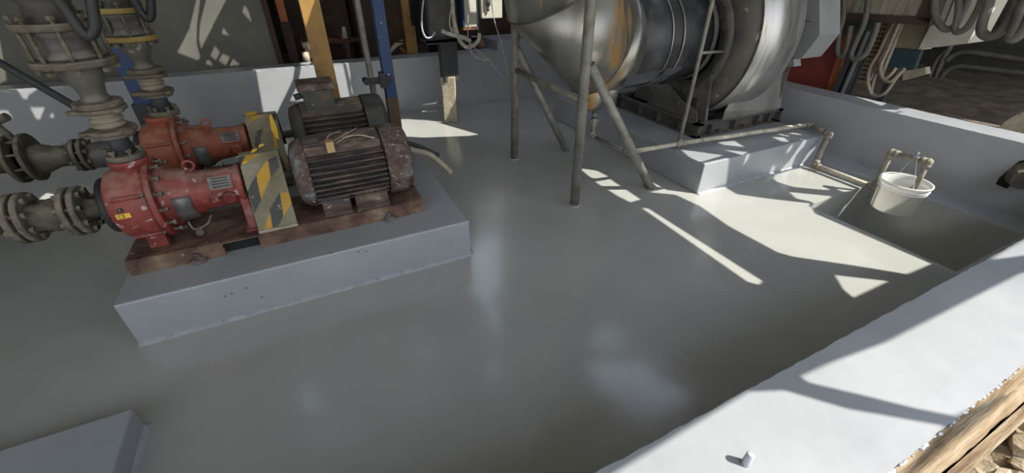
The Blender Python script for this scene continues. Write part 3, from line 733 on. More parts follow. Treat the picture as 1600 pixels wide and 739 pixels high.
# ------------------------------------------------------------------ discharge stacks
def make_stack(X, Y, flm, label, k2=1.0):
    g = thing('bellows_joint', label[0], 'pipe joint', (X, Y, .845), 'bellows above the pumps')
    flange(g, (X, Y, .862), (0, 0, 1), .086, .026, DIRTY)
    bolt_ring(g, (X, Y, .862), (0, 0, 1), .068, 6, .014, -.03, .045, DIRTY, .3)
    m = MB(); m.lathe([(.875, .05), (.95, .046), (.975, .05)], (X, Y, 0), (0, 0, 1), 24); m.obj('neck', CHAR, g)
    flange(g, (X, Y, .975), (0, 0, 1), .088, .018, DULL)
    flange(g, (X, Y, .998), (0, 0, 1), .104, .022, DIRTY, ears=3, name='eared_flange')
    m = MB(); pr = [(1.008, .05)]
    for i in range(3):
        z = 1.016+i*.026; pr += [(z, .052), (z+.004, .066), (z+.011, .070), (z+.018, .066), (z+.022, .052)]
    pr.append((1.094, .05)); m.lathe(pr, (X, Y, 0), (0, 0, 1), 32); plabel(m.obj('bellows', RUBBER, g), 'pale ribbed bellows')
    flange(g, (X, Y, 1.104), (0, 0, 1), .104, .020, DIRTY, ears=3, name='eared_flange')
    v = thing('discharge_valve', label[1], 'valve', (X, Y, 1.115), 'flanged valves above the pumps')
    flange(v, (X, Y, 1.130), (0, 0, 1), .098, .028, DIRTY)
    m = MB(); m.lathe([(1.14, .062), (1.155, .060), (1.165, .052), (1.18, .052), (1.21, .058), (1.29, .095), (1.31, .098)], (X, Y, 0), (0, 0, 1), 28); m.obj('reducer_cone', DULL, v)
    flange(v, (X, Y, 1.322), (0, 0, 1), .158*k2, .03, flm)
    m = MB(); m.lathe([(1.335, .11), (1.35, .125), (1.375, .10), (1.43, .10), (1.45, .12), (1.46, .11)], (X, Y, 0), (0, 0, 1), 28); m.obj('valve_body', DULLD, v)
    flange(v, (X, Y, 1.475), (0, 0, 1), .156*k2, .03, flm)
    bolt_ring(v, (X, Y, 1.322), (0, 0, 1), .135*k2, 8, .016, -.04, .20, DIRTY, .25)
    m = MB(); m.lathe([(1.49, .10), (1.56, .085), (1.60, .12), (1.62, .12), (1.65, .08), (2.6, .08)], (X, Y, 0), (0, 0, 1), 28); m.obj('riser_pipe', DULLD, v)
    flange(v, (X, Y, 1.60), (0, 0, 1), .15*k2, .028, DIRTYD); 
    return v
v1 = make_stack(-.908, Y1, DIRTY, ('pale ribbed bellows joint bolted on top of the front red pump', 'front dusty vertical flanged valve at the top left'))
make_stack(-.867, Y2, YELFL, ('pale ribbed bellows joint bolted on top of the rear pump', 'rear vertical valve with mustard yellow flanges'), .86)
# thick black looped handle/hose before the front valve
A = [atY(75, -20, 2.5), atY(98, 8, 2.5), atY(122, 42, 2.5), atY(138, 56, 2.5), atY(148, 44, 2.5), atY(146, 20, 2.5), atY(140, -20, 2.5)]
m = MB(); m.tube(smoothp(A, 8), .021, 12); tag(m.obj('rubber_hose', BLACK), 'thick black hose loop hanging before the front valve', 'hose')
A = [atY(200, -20, 3.3), atY(212, 6, 3.3), atY(226, 26, 3.3), atY(236, 24, 3.3), atY(234, -20, 3.3)]
m = MB(); m.tube(smoothp(A, 8), .022, 12); tag(m.obj('rubber_hose', BLACK), 'black hose loop hanging before the mustard flanged valve', 'hose')
# ------------------------------------------------------------------ suction lines
def pair(parent, x, Y, z, r, mat, gap=.016, th=.028, nb=8):
    flange(parent, (x-th/2-gap/2, Y, z), (1, 0, 0), r, th, mat); flange(parent, (x+th/2+gap/2, Y, z), (1, 0, 0), r, th, mat)
    bolt_ring(parent, (x, Y, z), (1, 0, 0), r*.80, nb, .016, -.055, .055, mat, .3)
t = thing('suction_valve', 'front grimy flanged valve and pipe feeding the front red pump', 'valve', (-1.3, Y1, .5), 'flanged suction lines left of the pumps')
m = MB(); m.lathe([(-1.18, .062), (-1.16, .055), (-1.13, .050), (-1.08, .050)], (0, Y1, AZ), (1, 0, 0), 24); m.obj('pipe_spool', DIRTYD, t)
pair(t, -1.215, Y1, AZ, .130, DIRTY)
m = MB(); m.lathe([(-1.40, .085), (-1.36, .075), (-1.31, .088), (-1.27, .075), (-1.25, .08)], (0, Y1, AZ), (1, 0, 0), 28); m.obj('valve_body', DIRTYD, t)
pair(t, -1.425, Y1, AZ+.01, .130, DIRTY)
m = MB(); m.cyl((-2.6, Y1, AZ+.01), (-1.46, Y1, AZ+.01), .062, n=24); m.obj('supply_pipe', DIRTYD, t)
t = thing('suction_valve', 'rear grimy flanged valve with lever feeding the rear pump', 'valve', (-1.5, Y2, .5), 'flanged suction lines left of the pumps')
m = MB(); m.lathe([(-1.37, .07), (-1.33, .085), (-1.25, .085), (-1.20, .06), (-1.08, .055)], (0, Y2, .63), (1, 0, 0), 24); m.obj('valve_body', DULLD, t)
pair(t, -1.395, Y2, .645, .105, DIRTYD, .014, .024)
m = MB(); m.lathe([(-1.62, .10), (-1.58, .09), (-1.52, .068), (-1.41, .062)], (0, Y2, .655), (1, 0, 0), 24); m.obj('reducer', DIRTYD, t)
pair(t, -1.675, Y2, .67, .150, DIRTYD, .05, .026)
m = MB(); m.cyl((-3.2, Y2, .67), (-1.70, Y2, .67), .075, n=24); m.obj('supply_pipe', DIRTYD, t)
m = MB(); m.cyl((-1.66, Y2-.02, .80), (-1.69, Y2-.03, .90), .02, n=10); m.cyl((-1.90, Y2-.05, .86), (-1.62, Y2-.05, .93), .017, n=10); m.cyl((-1.70, Y2-.05, .91), (-1.60, Y2-.07, .945), .024, n=10); m.obj('lever', DIRTYD, t)

# ------------------------------------------------------------------ columns behind the motors
def column(name, x, y, w, d, z1, mat, label, cat='column', z0=0, base=None):
    t = thing(name, label, cat, (x, y, z0))
    m = MB(); 
    # box column with flange lips (I-section)
    m.box(x-w/2, x+w/2, y-d/2, y-d/2+.012, z0, z1); m.box(x-w/2, x+w/2, y+d/2-.012, y+d/2, z0, z1); m.box(x-w*.30, x+w*.30, y-d/2+.01, y+d/2-.01, z0, z1)
    m.obj('shaft', mat, t, bevel=.003)
    m = MB(); m.box(x-w*.8, x+w*.8, y-d*.8, y+d*.8, z0, z0+.015); m.obj('base_plate', base or mat, t)
    return t
column('steel_column', .235, 4.25, .155, .12, 3.6, YEL, 'ochre yellow steel column rising behind the rear motor')
t = column('steel_column', .79, 4.30, .10, .10, 3.6, BLUE, 'blue painted steel column rising behind the rear motor cowl')
m = MB(); m.box(.738, .842, 4.248, 4.352, .0, .62); plabel(m.obj('lower_section', BROWNY, t), 'brown rusted lower section')
m = MB(); m.cyl((.62, 4.22, 0), (.60, 4.22, 3.6), .027, n=16); tag(m.obj('conduit_pole', PIPEG), 'thin tan pole clamped beside the blue column', 'pole')
m = MB(); m.box(.57, .80, 4.19, 4.215, .77, .83); m.cyl((.565, 4.17, .80), (.565, 4.28, .80), .028, n=12); m.cyl((.70, 4.16, .80), (.70, 4.23, .80), .024, n=12); m.box(.69, .74, 4.17, 4.25, .73, .87)
tag(m.obj('pipe_clamp', BLACK, bevel=.003), 'black clamp joining the tan pole to the blue column', 'clamp')
# concrete post with steel stub
t = thing('concrete_post', 'short concrete post with dark steel stub before the far wall', 'post', (1.69, 5.2, 0))
m = MB(); m.lathe([(0, .125), (.30, .118), (.56, .128)], (1.69, 5.22, 0), (0, 0, 1), 4, smooth=False, a0=PI/4+.35); m.obj('concrete_base', CONC, t, bevel=.012)
m = MB(); m.box(1.61, 1.79, 5.15, 5.29, .50, .96); m.box(1.60, 1.80, 5.14, 5.16, .50, .96); m.obj('steel_stub', CHAR, t, bevel=.003)
m = MB(); m.box(1.42, 2.08, 5.10, 5.34, .955, .985); m.box(1.42, 2.08, 5.10, 5.12, .94, .99); m.obj('top_bracket', CHAR, t)
# dark instrument cabinet on it, and cables
t = thing('instrument_cabinet', 'dark green instrument cabinet standing on the concrete post bracket', 'cabinet', (1.65, 5.25, .985))
m = MB(); m.box(1.47, 1.80, 5.14, 5.40, .986, 1.75); m.obj('housing', CHAR, t, bevel=.006)
m = MB(); m.box(1.49, 1.78, 5.128, 5.14, 1.02, 1.70); m.obj('door', DULLD, t, bevel=.003)
# slim blue-edged box and lit cream box
t = thing('junction_box', 'narrow cream junction box with a blue side above the cable loops', 'box', (1.97, 5.2, 1.08))
m = MB(); m.box(1.91, 2.06, 5.12, 5.30, 1.10, 1.75); m.obj('housing', CREAM, t, bevel=.004)
m = MB(); m.box(1.885, 1.908, 5.11, 5.30, 1.11, 1.75); plabel(m.obj('blue_side', BLUE, t), 'blue painted edge')
m = MB(); m.box(1.88, 2.07, 5.10, 5.31, 1.07, 1.10); m.obj('bottom_lip', RUST, t)
t = thing('junction_box', 'sunlit cream junction box with rusty corner at the top centre', 'box', (2.3, 5.2, 1.15))
m = MB(); m.box(2.16, 2.43, 5.20, 5.36, 1.17, 1.75); m.obj('housing', CREAM, t, bevel=.006)
m = MB(); m.cyl((2.235, 5.18, 1.42), (2.235, 5.18, 1.31), .028, .03, n=14); m.cyl((2.235, 5.18, 1.31), (2.235, 5.18, 1.25), .014, n=10); plabel(m.obj('cable_gland', PLATE, t), 'grey ribbed cable gland')
m = MB(); m.box(2.11, 2.15, 5.24, 5.28, .985, 1.75); tag(m.obj('support_strut', CHAR), 'dark upright strut between the two cream boxes', 'strut')
def tubeobj(name, pts, r, mat, label, cat, k=8, n=8, rib=0, group=None):
    m = MB(); m.tube(smoothp(pts, k), r, n, rib=rib); return tag(m.obj(name, mat), label, cat, group)
Yc = 5.05
tubeobj('cable_hose', [atY(706, -20, Yc), atY(708, 20, Yc), atY(712, 45, Yc), atY(718, 62, Yc), atY(728, 73, Yc), atY(740, 71, Yc), atY(748, 62, Yc), atY(749, 52, Yc)], .024, PVC, 'thick cream hose looping under the instrument cabinet', 'hose', 10, 12)
tubeobj('cable_hose', [atY(690, 48, Yc-.05), atY(705, 54, Yc-.05), atY(722, 58, Yc-.05), atY(735, 64, Yc-.05)], .022, PVC, 'short grey-cream hose lying across the cabinet bracket', 'hose', 10, 10)
tubeobj('signal_wire', [atY(724, 55, Yc), atY(745, 78, Yc), atY(765, 95, Yc), atY(778, 112, Yc), atY(789, 122, Yc), atY(792, 110, Yc), atY(784, 70, Yc), atY(772, 30, Yc), atY(765, -20, Yc)], .0055, WIRE, 'long thin pale wire dangling in a V before the far wall', 'wire', 10, 6)
tubeobj('signal_wire', [atY(733, 62, Yc-.02), atY(736, 80, Yc-.02), atY(745, 90, Yc-.02), atY(757, 94, Yc-.02), atY(764, 92, Yc-.02)], .0085, PVC, 'short cream wire tail curling under the hose loop', 'wire', 10, 6)
tubeobj('signal_wire', [atY(731, -20, Yc), atY(731, 20, Yc), atY(731, 60, Yc)], .007, PVC, 'straight cream wire dropping before the narrow junction box', 'wire', 4, 6)
tubeobj('signal_wire', [atY(664, -20, Yc), atY(660, 15, Yc), atY(659, 42, Yc), atY(665, 58, Yc), atY(674, 58, Yc), atY(680, 50, Yc)], .010, WIRE, 'pale wire hooking round the left of the dark cabinet', 'wire', 8, 6)
tubeobj('signal_wire', [atY(707, 6, Yc-.03), atY(703, 25, Yc-.03), atY(703, 42, Yc-.03), atY(706, 50, Yc-.03)], .008, PVC, 'thin cream wire running beside the thick hose', 'wire', 8, 6)
m = MB(); c = atY(750, 66, 5.1); m.box(c.x-.04, c.x+.04, 5.06, 5.14, c.z-.05, c.z+.03); tag(m.obj('hose_bracket', RUST, bevel=.004), 'pinkish rusty bracket at the end of the hose loop', 'bracket')

# ------------------------------------------------------------------ scaffold-like pipe stand
t = thing('pipe_stand', 'tall galvanised pipe stand with two posts and slanting braces', 'stand', (1.85, 3.1, 0))
for (x, y, x1) in ((1.853, 2.556, 1.80), (1.849, 3.69, 1.852)):
    m = MB(); m.cyl((x, y, 0), (x1, y, 3.595), .038, n=20); p = m.obj('post', PIPEG, t)
    m = MB(); z = .88 if y < 3 else .42; m.lathe([(-.004, .0385), (0, .041), (.004, .0385)], (x, y, z), (0, 0, 1), 20); m.obj('weld_seam', DIRTY, p)
    m = MB(); m.lathe([(-.0, .050), (.006, .046), (.012, .039)], (x, y, 0), (0, 0, 1), 20); m.obj('foot_seal', PAINT, p)
m = MB(); m.cyl((2.665, 2.53, .0), (1.872, 2.556, 1.12), .037, n=20); m.obj('brace', PIPEG, t)
m = MB(); m.cyl((2.47, 3.65, .0), (1.872, 3.69, 1.07), .036, n=20); m.obj('brace', PIPEG, t)
m = MB(); m.cyl((1.855, 3.69, .885), (1.85, 2.57, .865), .026, n=16); m.obj('cross_bar', PIPEG, t)

# ------------------------------------------------------------------ duct
DY, DZ, DR = 3.32, 1.14, .425
t = thing('exhaust_duct', 'large stainless duct elbow with black sleeve leading into the fan', 'duct', (2.6, DY, 1.0))
def ring(c, nrm, r, n=56):
    nrm = Vector(nrm).normalized(); u = Vector((0, 1, 0)); w = nrm.cross(u).normalized()
    return [Vector(c) + (u*math.cos(2*PI*k/n) + w*math.sin(2*PI*k/n))*r for k in range(n)]
# segmented elbow: horizontal run -> rising to the upper left
dirs = []
P0 = Vector((2.66, DY, DZ))
segs = [(Vector((-1, 0, 0)), .17), (Vector((-.74, 0, .67)), .60), (Vector((-.20, 0, .98)), .40), (Vector((0, 0, 1)), 1.6)]
pts = [P0]; 
for d, L in segs: pts.append(pts[-1] + d.normalized()*L)
for i in range(len(segs)):
    d = segs[i][0].normalized()
    def cutring(p, d, nrm):
        # circle around axis d, sheared onto the plane (p, nrm)
        base = ring(p, d, DR + .012); return [q + d*((Vector(p)-q).dot(nrm)/d.dot(nrm)) for q in base]
    n0 = d if i == 0 else (d + segs[i-1][0].normalized()).normalized()
    n1 = d if i == len(segs)-1 else (d + segs[i+1][0].normalized()).normalized()
    m = MB(); A = cutring(pts[i], d, n0); B = cutring(pts[i+1], d, n1); m.rings([A, B], cap=False)
    plabel(m.obj('elbow_segment', STAIN, t, solid=.004), 'stainless gore with brown rust runs') if i < 2 else m.obj('elbow_segment', STAIN, t, solid=.004)
    if i:
        m = MB(); m.tube(A, .006, 6, True); m.obj('weld_seam', DULLD, t)
# black sleeve, lapped sheets with ragged corner
m = MB(); m.lathe([(2.66, DR+.006), (2.95, DR-.004), (3.20, DR-.012), (3.50, DR-.03)], (0, DY, DZ), (1, 0, 0), 56, cap=False); m.obj('black_sleeve', SLEEVE, t, solid=.004)
for q_ in ([(988, 92), (984, 112), (972, 136.5), (1008, 129), (1040, 119), (1036, 92)], [(1040, 100), (1026, 122), (1011, 133), (1035, 124), (1066, 108), (1064, 92)]):
    m = MB(); m.prism([atY(x, y, 2.955) for x, y in q_], (0, .004, -.002)); m.obj('sleeve_lap', SLEEVE, t)
for x in (2.955, 3.085):
    m = MB(); m.lathe([(0, DR+.003), (0, DR+.009), (.014, DR+.009), (.014, DR+.003)], (x, DY, DZ), (1, 0, 0), 64, cap=False); plabel(m.obj('strap', STEEL, t), 'bright steel strap')
# drip spout and drain under the elbow
m = MB(); m.lathe([(.62, .10), (.70, .115), (.80, .125)], (2.62, DY-.05, 0), (0, 0, 1), 28); m.obj('drip_spout', STAIN, t)
m = MB(); m.lathe([(.50, .125), (.58, .13), (.80, .155)], (2.38, DY+.05, 0), (0, 0, 1), 28) if False else m.lathe([(.56, .095), (.60, .11), (.86, .15)], (2.46, DY-.04, 0), (0, 0, 1), 28); m.obj('drip_spout', STAIN, t)

# ------------------------------------------------------------------ fan
FX0, FX1, FY, FZ, FR = 3.55, 4.10, 3.30, 1.165, .785
t = thing('industrial_fan', 'large stainless centrifugal fan on a steel base frame', 'fan', (3.95, FY, BH))
def spiral(x, r0=FR, n=72):
    out = []
    for k in range(n):
        a = 2*PI*k/n - PI/2
        g = ((a+PI/2) % (2*PI))/(2*PI)
        out.append(Vector((x, FY + (r0)*math.cos(a), FZ + (r0)*math.sin(a))))
    return out
m = MB(); A = spiral(FX0); B = spiral(FX1); m.rings([A, B], cap=False); sc_ = m.obj('scroll_wrap', SCRUB, t, solid=.006)
m = MB(); inner = [Vector((FX0, FY-.0+.40*math.cos(2*PI*k/72-PI/2), FZ-.05+.40*math.sin(2*PI*k/72-PI/2))) for k in range(72)]
m.rings([A, inner], cap=False); m.obj('front_plate', DULL, t, solid=.006)
m = MB(); m.rings([B, [Vector((FX1, FY, FZ)) + (q-Vector((FX1, FY, FZ)))*.2 for q in B]], cap=True); m.obj('back_plate', DULL, t, solid=.006)
m = MB(); m.rings([[q+Vector((-.012, 0, 0)) for q in A], [q for q in A], [Vector((FX0, FY, FZ))+(q-Vector((FX0, FY, FZ)))*1.012 for q in A], [Vector((FX0-.012, FY, FZ))+(q-Vector((FX0, FY, FZ)))*1.012 for q in A]], cap=False); m.obj('rim_angle', DULL, t)
# inlet ring with bolts, inlet cone
IC = (0, FY-.02, FZ-.06)
m = MB(); m.lathe([(3.545, .40), (3.515, .40), (3.515, .525), (3.545, .525)], (0, IC[1], IC[2]), (1, 0, 0), 72, cap=False); ir = m.obj('inlet_ring', DULLD, t)
bolt_ring(t, (3.512, IC[1], IC[2]), (1, 0, 0), .485, 16, .016, -.014, .01, DULL, .12)
m = MB(); m.lathe([(3.47, .405), (3.50, .42), (3.52, .415), (3.60, .33), (3.66, .30)], (0, DY, DZ), (1, 0, 0), 56, cap=False); m.obj('inlet_cone', DULLD, t, solid=.004)
# pedestal
m = MB()
yf = 2.775
m.prism([atX(x, y, 3.43) for x, y in [(1089, 193), (1088, 172), (1066, 157), (1044, 131), (1012, 131), (1020, 147), (1011, 163)]], (.006, 0, 0)); m.obj('pedestal_side', DULL, t)
m = MB(); m.prism([(3.72, yf, .42), (4.60, yf, .42), (4.57, yf+.08, .80), (4.56, yf+.15, 1.18), (4.12, yf+.12, 1.0), (3.72, yf, .50)], (0, .008, 0)); plabel(m.obj('pedestal_panel', STEEL, t), 'bright stainless right pedestal panel')
m = MB(); m.box(4.555, 4.563, yf+.02, 3.95, .42, .95); m.obj('pedestal_side', DULL, t)
m = MB(); m.box(3.44, 4.55, 2.95, 2.96, .42, .62); m.obj('opening_shade', DARK, t)  # near-black sheet painting in the shade inside the pedestal opening
# side cheeks following the drum
m = MB(); m.prism([(3.50, 2.80, .42), (3.50, 3.05, .42), (3.50, 3.10, .60), (3.50, 2.86, .86)], (.03, 0, 0)); m.obj('drum_saddle', DULL, t)
m = MB(); m.prism([(3.50, 3.50, .42), (3.50, 3.85, .42), (3.50, 3.80, .80), (3.50, 3.55, .60)], (.03, 0, 0)); m.obj('drum_saddle', DULL, t)
# base frame of channels with gussets
m = MB(); z0, z1 = BH, .42; x0, x1, y0, y1 = 3.36, 4.62, 2.745, 4.05
for (a, b_, c, d) in ((x0, x1, y0, y0+.075), (x0, x1, y1-.075, y1), (x0, x0+.075, y0, y1), (x1-.075, x1, y0, y1)):
    m.box(a, b_, c, d, z1-.012, z1); m.box(a, b_, c, d, z0, z0+.012)
m.box(x0+.066, x1-.066, y0+.062, y0+.07, z0, z1); m.box(x0+.062, x0+.07, y0+.066, y1-.066, z0, z1); m.box(x1-.07, x1-.062, y0+.066, y1-.066, z0, z1); m.box(x0, x1, y1-.07, y1-.062, z0, z1)
bf = m.obj('base_frame', DULLD, t)
for x in (3.38, 3.56, 3.90, 4.25, 4.42, 4.60):
    m = MB(); m.box(x-.005, x+.005, y0+.004, y0+.065, z0+.01, z1-.01); m.obj('gusset', DULLD, bf)
for y in (3.0, 3.3, 3.6, 3.9):
    m = MB(); m.box(x0+.004, x0+.065, y-.005, y+.005, z0+.01, z1-.01); m.obj('gusset', DULLD, bf)
for x in (3.72, 4.08, 4.34):
    m = MB(); m.lathe([(0, .018), (.02, .018)], (x, y0+.035, z0+.012), (0, 0, 1), 6, smooth=False); m.obj('anchor_nut', RUST, bf)
# folded drive housing at the back right
q = [atX(1249, 0, 4.25), atX(1249, -60, 4.25), atX(1281, -60, 4.25), atX(1281, 55, 4.25), atX(1252, 92, 4.25), atX(1232, 90, 4.25), atX(1247, 45, 4.25)]
m = MB(); m.prism(q, (.30, 0, 0)); dh = plabel(m.obj('drive_housing', LIGHTGREY, t, bevel=.004), 'light grey folded sheet housing')
q = [atX(1230, 98, 4.2), atX(1240, 92, 4.2), atX(1241, 104, 4.2), atX(1226, 104, 4.2)]
m = MB(); m.prism(q, (.1, 0, 0)); m.obj('housing_tab', LIGHTGREY, t)
m = MB(); m.cyl(atX(1249, 33, 4.235), atX(1281, 32, 4.235), .006, n=8); m.obj('fold_seam', DULL, dh)
# slim pole rising by the fan
pb = Vector((3.03, 2.64, .335))
m = MB(); m.cyl(pb, Vector((3.03+.02, 2.64, 3.6)), .017, n=14); m.lathe([(0, .028), (.03, .026), (.034, .02)], pb, (0, 0, 1), 14)
tag(m.obj('slim_pole', PIPEG), 'slim grey pole rising in front of the fan inlet', 'pole')
m = MB(); m.cyl((3.05, 2.66, 1.10), (3.50, 2.80, 1.06), .011, n=10); tag(m.obj('tie_rod', PIPEG), 'short grey rod joining the slim pole to the fan', 'rod')

# ------------------------------------------------------------------ pvc drain line
t = thing('drain_pipe', 'dusty pvc drain pipe running round the platform to the bucket', 'pipe', (4.4, 2.0, .05))
def elbowp(p, r=.032): m = MB(); m.ball(p, r, 2, (1.05, 1.05, 1.05)); return m.obj('elbow_fitting', PVCD, t)
def run(a, b_, r=.021, mat=PVC):
    a = Vector(a); b_ = Vector(b_); m = MB(); m.cyl(a, b_, r, n=14); o = m.obj('pipe_run', mat, t)
    d = (b_-a).normalized()
    for e_, s in ((a, 1), (b_, -1)):
        m = MB(); m.cyl(e_ + d*s*.012, e_ + d*s*.052, r+.0085, n=14); m.obj('socket', PVCD, t)
q0 = atz(925, 212, .30); q0 = Vector((2.47, 3.22, .30)); q1 = Vector((2.49, 2.70, .31)); q2 = Vector((3.03, 2.62, .335)); q3 = Vector((4.63, 2.45, .335)); q4 = Vector((4.53, 2.175, .335)); q5 = Vector((4.41, 2.13, .05)); q6 = Vector((4.40, 1.59, .05)); q7 = Vector((4.40, 1.59, .375)); q8 = Vector((4.40, 1.335, .385)); q9 = Vector((4.40, 1.325, .10))
run(Vector((2.47, 3.22, .48)), q0, .019, PIPEG); elbowp(q0); run(q0, q1, .017, PIPEG); elbowp(q1, .026); run(q1, q2, .02); run(q2, q3); elbowp(q3); run(q3, q4, .022, PVCD); elbowp(q4); run(q4, q5, .021, PVCD); elbowp(q5); run(q5, q6); elbowp(q6); run(q6, q7, .021, PVCD); elbowp(q7); run(q7, q8, .021, PVCD); elbowp(q8); run(q8, q9, .021, PVCD)
m = MB(); m.cyl((2.47, 3.22, .48), (2.47, 3.22, .72), .012, n=10); m.lathe([(.40, .03), (.43, .034), (.45, .034), (.48, .03)], (2.47, 3.22, 0), (0, 0, 1), 8, smooth=False); m.lathe([(.50, .026), (.53, .026)], (2.47, 3.22, 0), (0, 0, 1), 8, smooth=False); m.cyl((2.42, 3.22, .45), (2.53, 3.22, .45), .012, n=8); m.obj('union_valve', PIPEG, t)
# ------------------------------------------------------------------ bucket
TUBM = WHITE.copy(); TUBM.name = 'translucent_white_plastic'
_n = TUBM.node_tree.nodes; _l = TUBM.node_tree.links; _t = _n.new('ShaderNodeBsdfTranslucent'); _t.inputs['Color'].default_value = (.92, .91, .86, 1)
_m = _n.new('ShaderNodeMixShader'); _m.inputs[0].default_value = .42
_l.new(_n['Principled BSDF'].outputs[0], _m.inputs[1]); _l.new(_t.outputs[0], _m.inputs[2]); _l.new(_m.outputs[0], _n['Material Output'].inputs['Surface'])
BC = Vector((4.34, 1.38, -.05)); BHt = .265; RT, RB = .172, .145
t = thing('plastic_bucket', 'white plastic bucket hanging from the drain pipe over the sump', 'bucket', BC)
m = MB(); prof = [(0, .001), (0, RB-.01), (.006, RB), (.19, RT-.012), (.192, RT-.002), (.198, RT-.002), (.20, RT-.010), (.212, RT-.008), (.214, RT+.003), (.22, RT+.003), (.222, RT-.006), (.245, RT-.003), (.247, RT+.008), (.262, RT+.008), (.265, RT+.002), (.26, RT-.005), (.19, RT-.018), (.01, RB-.006), (.008, .001)]
m.lathe(prof, BC, (0, 0, 1), 56, cap=False); m.obj('tub', TUBM, t)
top = BC + Vector((0, 0, .245)); hp = Vector((4.40, 1.43, .415))
a = top + Vector((-.135, -.115, -.0)); b_ = top + Vector((.13, .12, 0))
m = MB(); m.tube(smoothp([a, a.lerp(hp, .5)+Vector((-.03, .0, .05)), hp, b_.lerp(hp, .5)+Vector((.025, .0, .03)), b_], 8), .0028, 6); hd = m.obj('handle', WIRE, t)
m = MB(); m.cyl(hp+Vector((-.055, -.01, -.012)), hp+Vector((.055, .01, -.0)), .0095, n=10); plabel(m.obj('grip', LIGHTGREY, hd), 'pale grey handle grip')

# ------------------------------------------------------------------ hole with bent scrap in the right wall
t = thing('wall_pipe_stub', 'ragged dark pipe stub poking out of the right wall', 'pipe stub', (4.8, .95, .35))
m = MB(); m.ball((4.80, .885, .375), .10, 3, (.75, .95, 1.05), .16); m.lathe([(0, .085), (.05, .08), (.10, .07), (.15, .066)], (4.80, .90, .36), (-1, -.35, .1), 12, smooth=False)
m.obj('broken_pipe', DIRTYD, t)
m = MB(); m.prism([(4.812, 1.0, .25), (4.812, 1.005, .30), (4.812, .965, .46), (4.812, .94, .48), (4.812, .90, .44), (4.812, .93, .24)], (-.006, 0, 0)); m.obj('dark_gap', DARK, t)  # flat near-black patch stands in for the shade in the gap
# ------------------------------------------------------------------ near timber and rubble
t = thing('formwork_board', 'weathered splintered timber board along the outer edge of the kerb', 'board', (2, .05, .22))
bm = bmesh.new(); rg = []
m = MB(); n_ = 120
for i in range(n_+1):
    x = -1 + 5.6*i/n_; j = (random.random()-.5)
    rg.append([Vector((x, .0845, .20)), Vector((x, .0845, .541+j*.006)), Vector((x, .070+j*.012, .538+j*.006)), Vector((x, .045, .532+(random.random()-.5)*.006)), Vector((x, .022+(random.random()-.5)*.006, .518)), Vector((x, .018, .20))])
m.rings(rg, smooth=False); m.obj('board', WOOD, t)
m = MB()
m.box(-1, 4.6, -.012, .016, .20, .495, Matrix.Rotation(.0, 3, 'X')); m.obj('backing_strip', WOOD, t)
m = MB()
for i in range(130):
    x = -.2 + i*.033 + random.random()*.03
    m.ball((x+random.uniform(-.02, .02), .080+random.random()*.006, .540+random.random()*.003), .003+random.random()*.006, 1, (1.8, .8, .7), .6)
m.obj('plaster_crumbs', SEAM, t)['kind'] = 'stuff'
t0 = None
m = MB()
for i in range(280):
    m.ball((random.uniform(1.0, 5), random.uniform(-.7, -.03), .225+random.random()*.02), random.uniform(.008, .035), 1, (1.3, 1, .6), .5)
o = m.obj('rubble', DIRTL); tag(o, 'loose pale rubble and stones on the ground outside the kerb', 'rubble', kind='stuff')
r_ = [(2.05, -.055, .255, .05), (2.5, -.07, .25, .06)]
for x, y, z, s in r_:
    m = MB(); m.ball((x, y, z), s, 2, (1.5, .8, .6), .35)
    tag(m.obj('rock', DIRTL), 'small pale rock lying on the ground beside the timber board at the bottom right', 'rock', 'rocks outside the kerb')

# ------------------------------------------------------------------ machinery and tank behind the far wall
t = thing('storage_tank', 'large dark grey sheet-sided tank behind the far wall', 'tank', (-1.6, TY+.5, .3))
m = MB(); m.box(-3.4, -.16, TY, TY+1.6, .30, 3.2); m.obj('tank_body', TANK, t, bevel=.02)
m = MB()
m.box(-.17, -.11, TY-.02, TY+.1, .30, 3.2); m.obj('corner_angle', BRN, t)
m = MB(); m.box(-3.6, .1, TY-.15, TY, .56, .62); m.obj('base_ledge', BRN, t)
# blue pump-house leg at left
t = thing('steel_support', 'dark blue steel support standing behind the rear bellows', 'support', (-1.18, 4.75, 0))
p_ = atY(205, 110, 4.6); m = MB(); m.box(p_.x-.07, p_.x+.04, 4.55, 4.70, .72, 1.35); m.obj('web', BLUE, t, bevel=.004); m = MB(); m.box(p_.x-.10, p_.x+.02, 4.56, 4.69, 0, .72); m.obj('lower_leg', CHAR, t, bevel=.004)
m = MB(); m.prism([(p_.x-.14, 4.54, 0), (p_.x+.30, 4.54, 0), (p_.x+.30, 4.54, .06), (p_.x+.10, 4.54, .35), (p_.x-.14, 4.54, .35)], (0, .04, 0)); m.obj('foot_gusset', CHAR, t)
a = atY(-30, 78, 4.7); b_ = atY(118, 163, 4.3); d_ = (b_-a)/(b_.z-a.z); b_ = atY(172, 198, 4.56); b_.x = min(b_.x, p_.x-.04); a = a + d_*1.2; m = MB(); m.cyl(a, b_, .03, n=12); tag(m.obj('diagonal_rod', CHAR), 'dark diagonal rod running down from the left edge', 'rod')
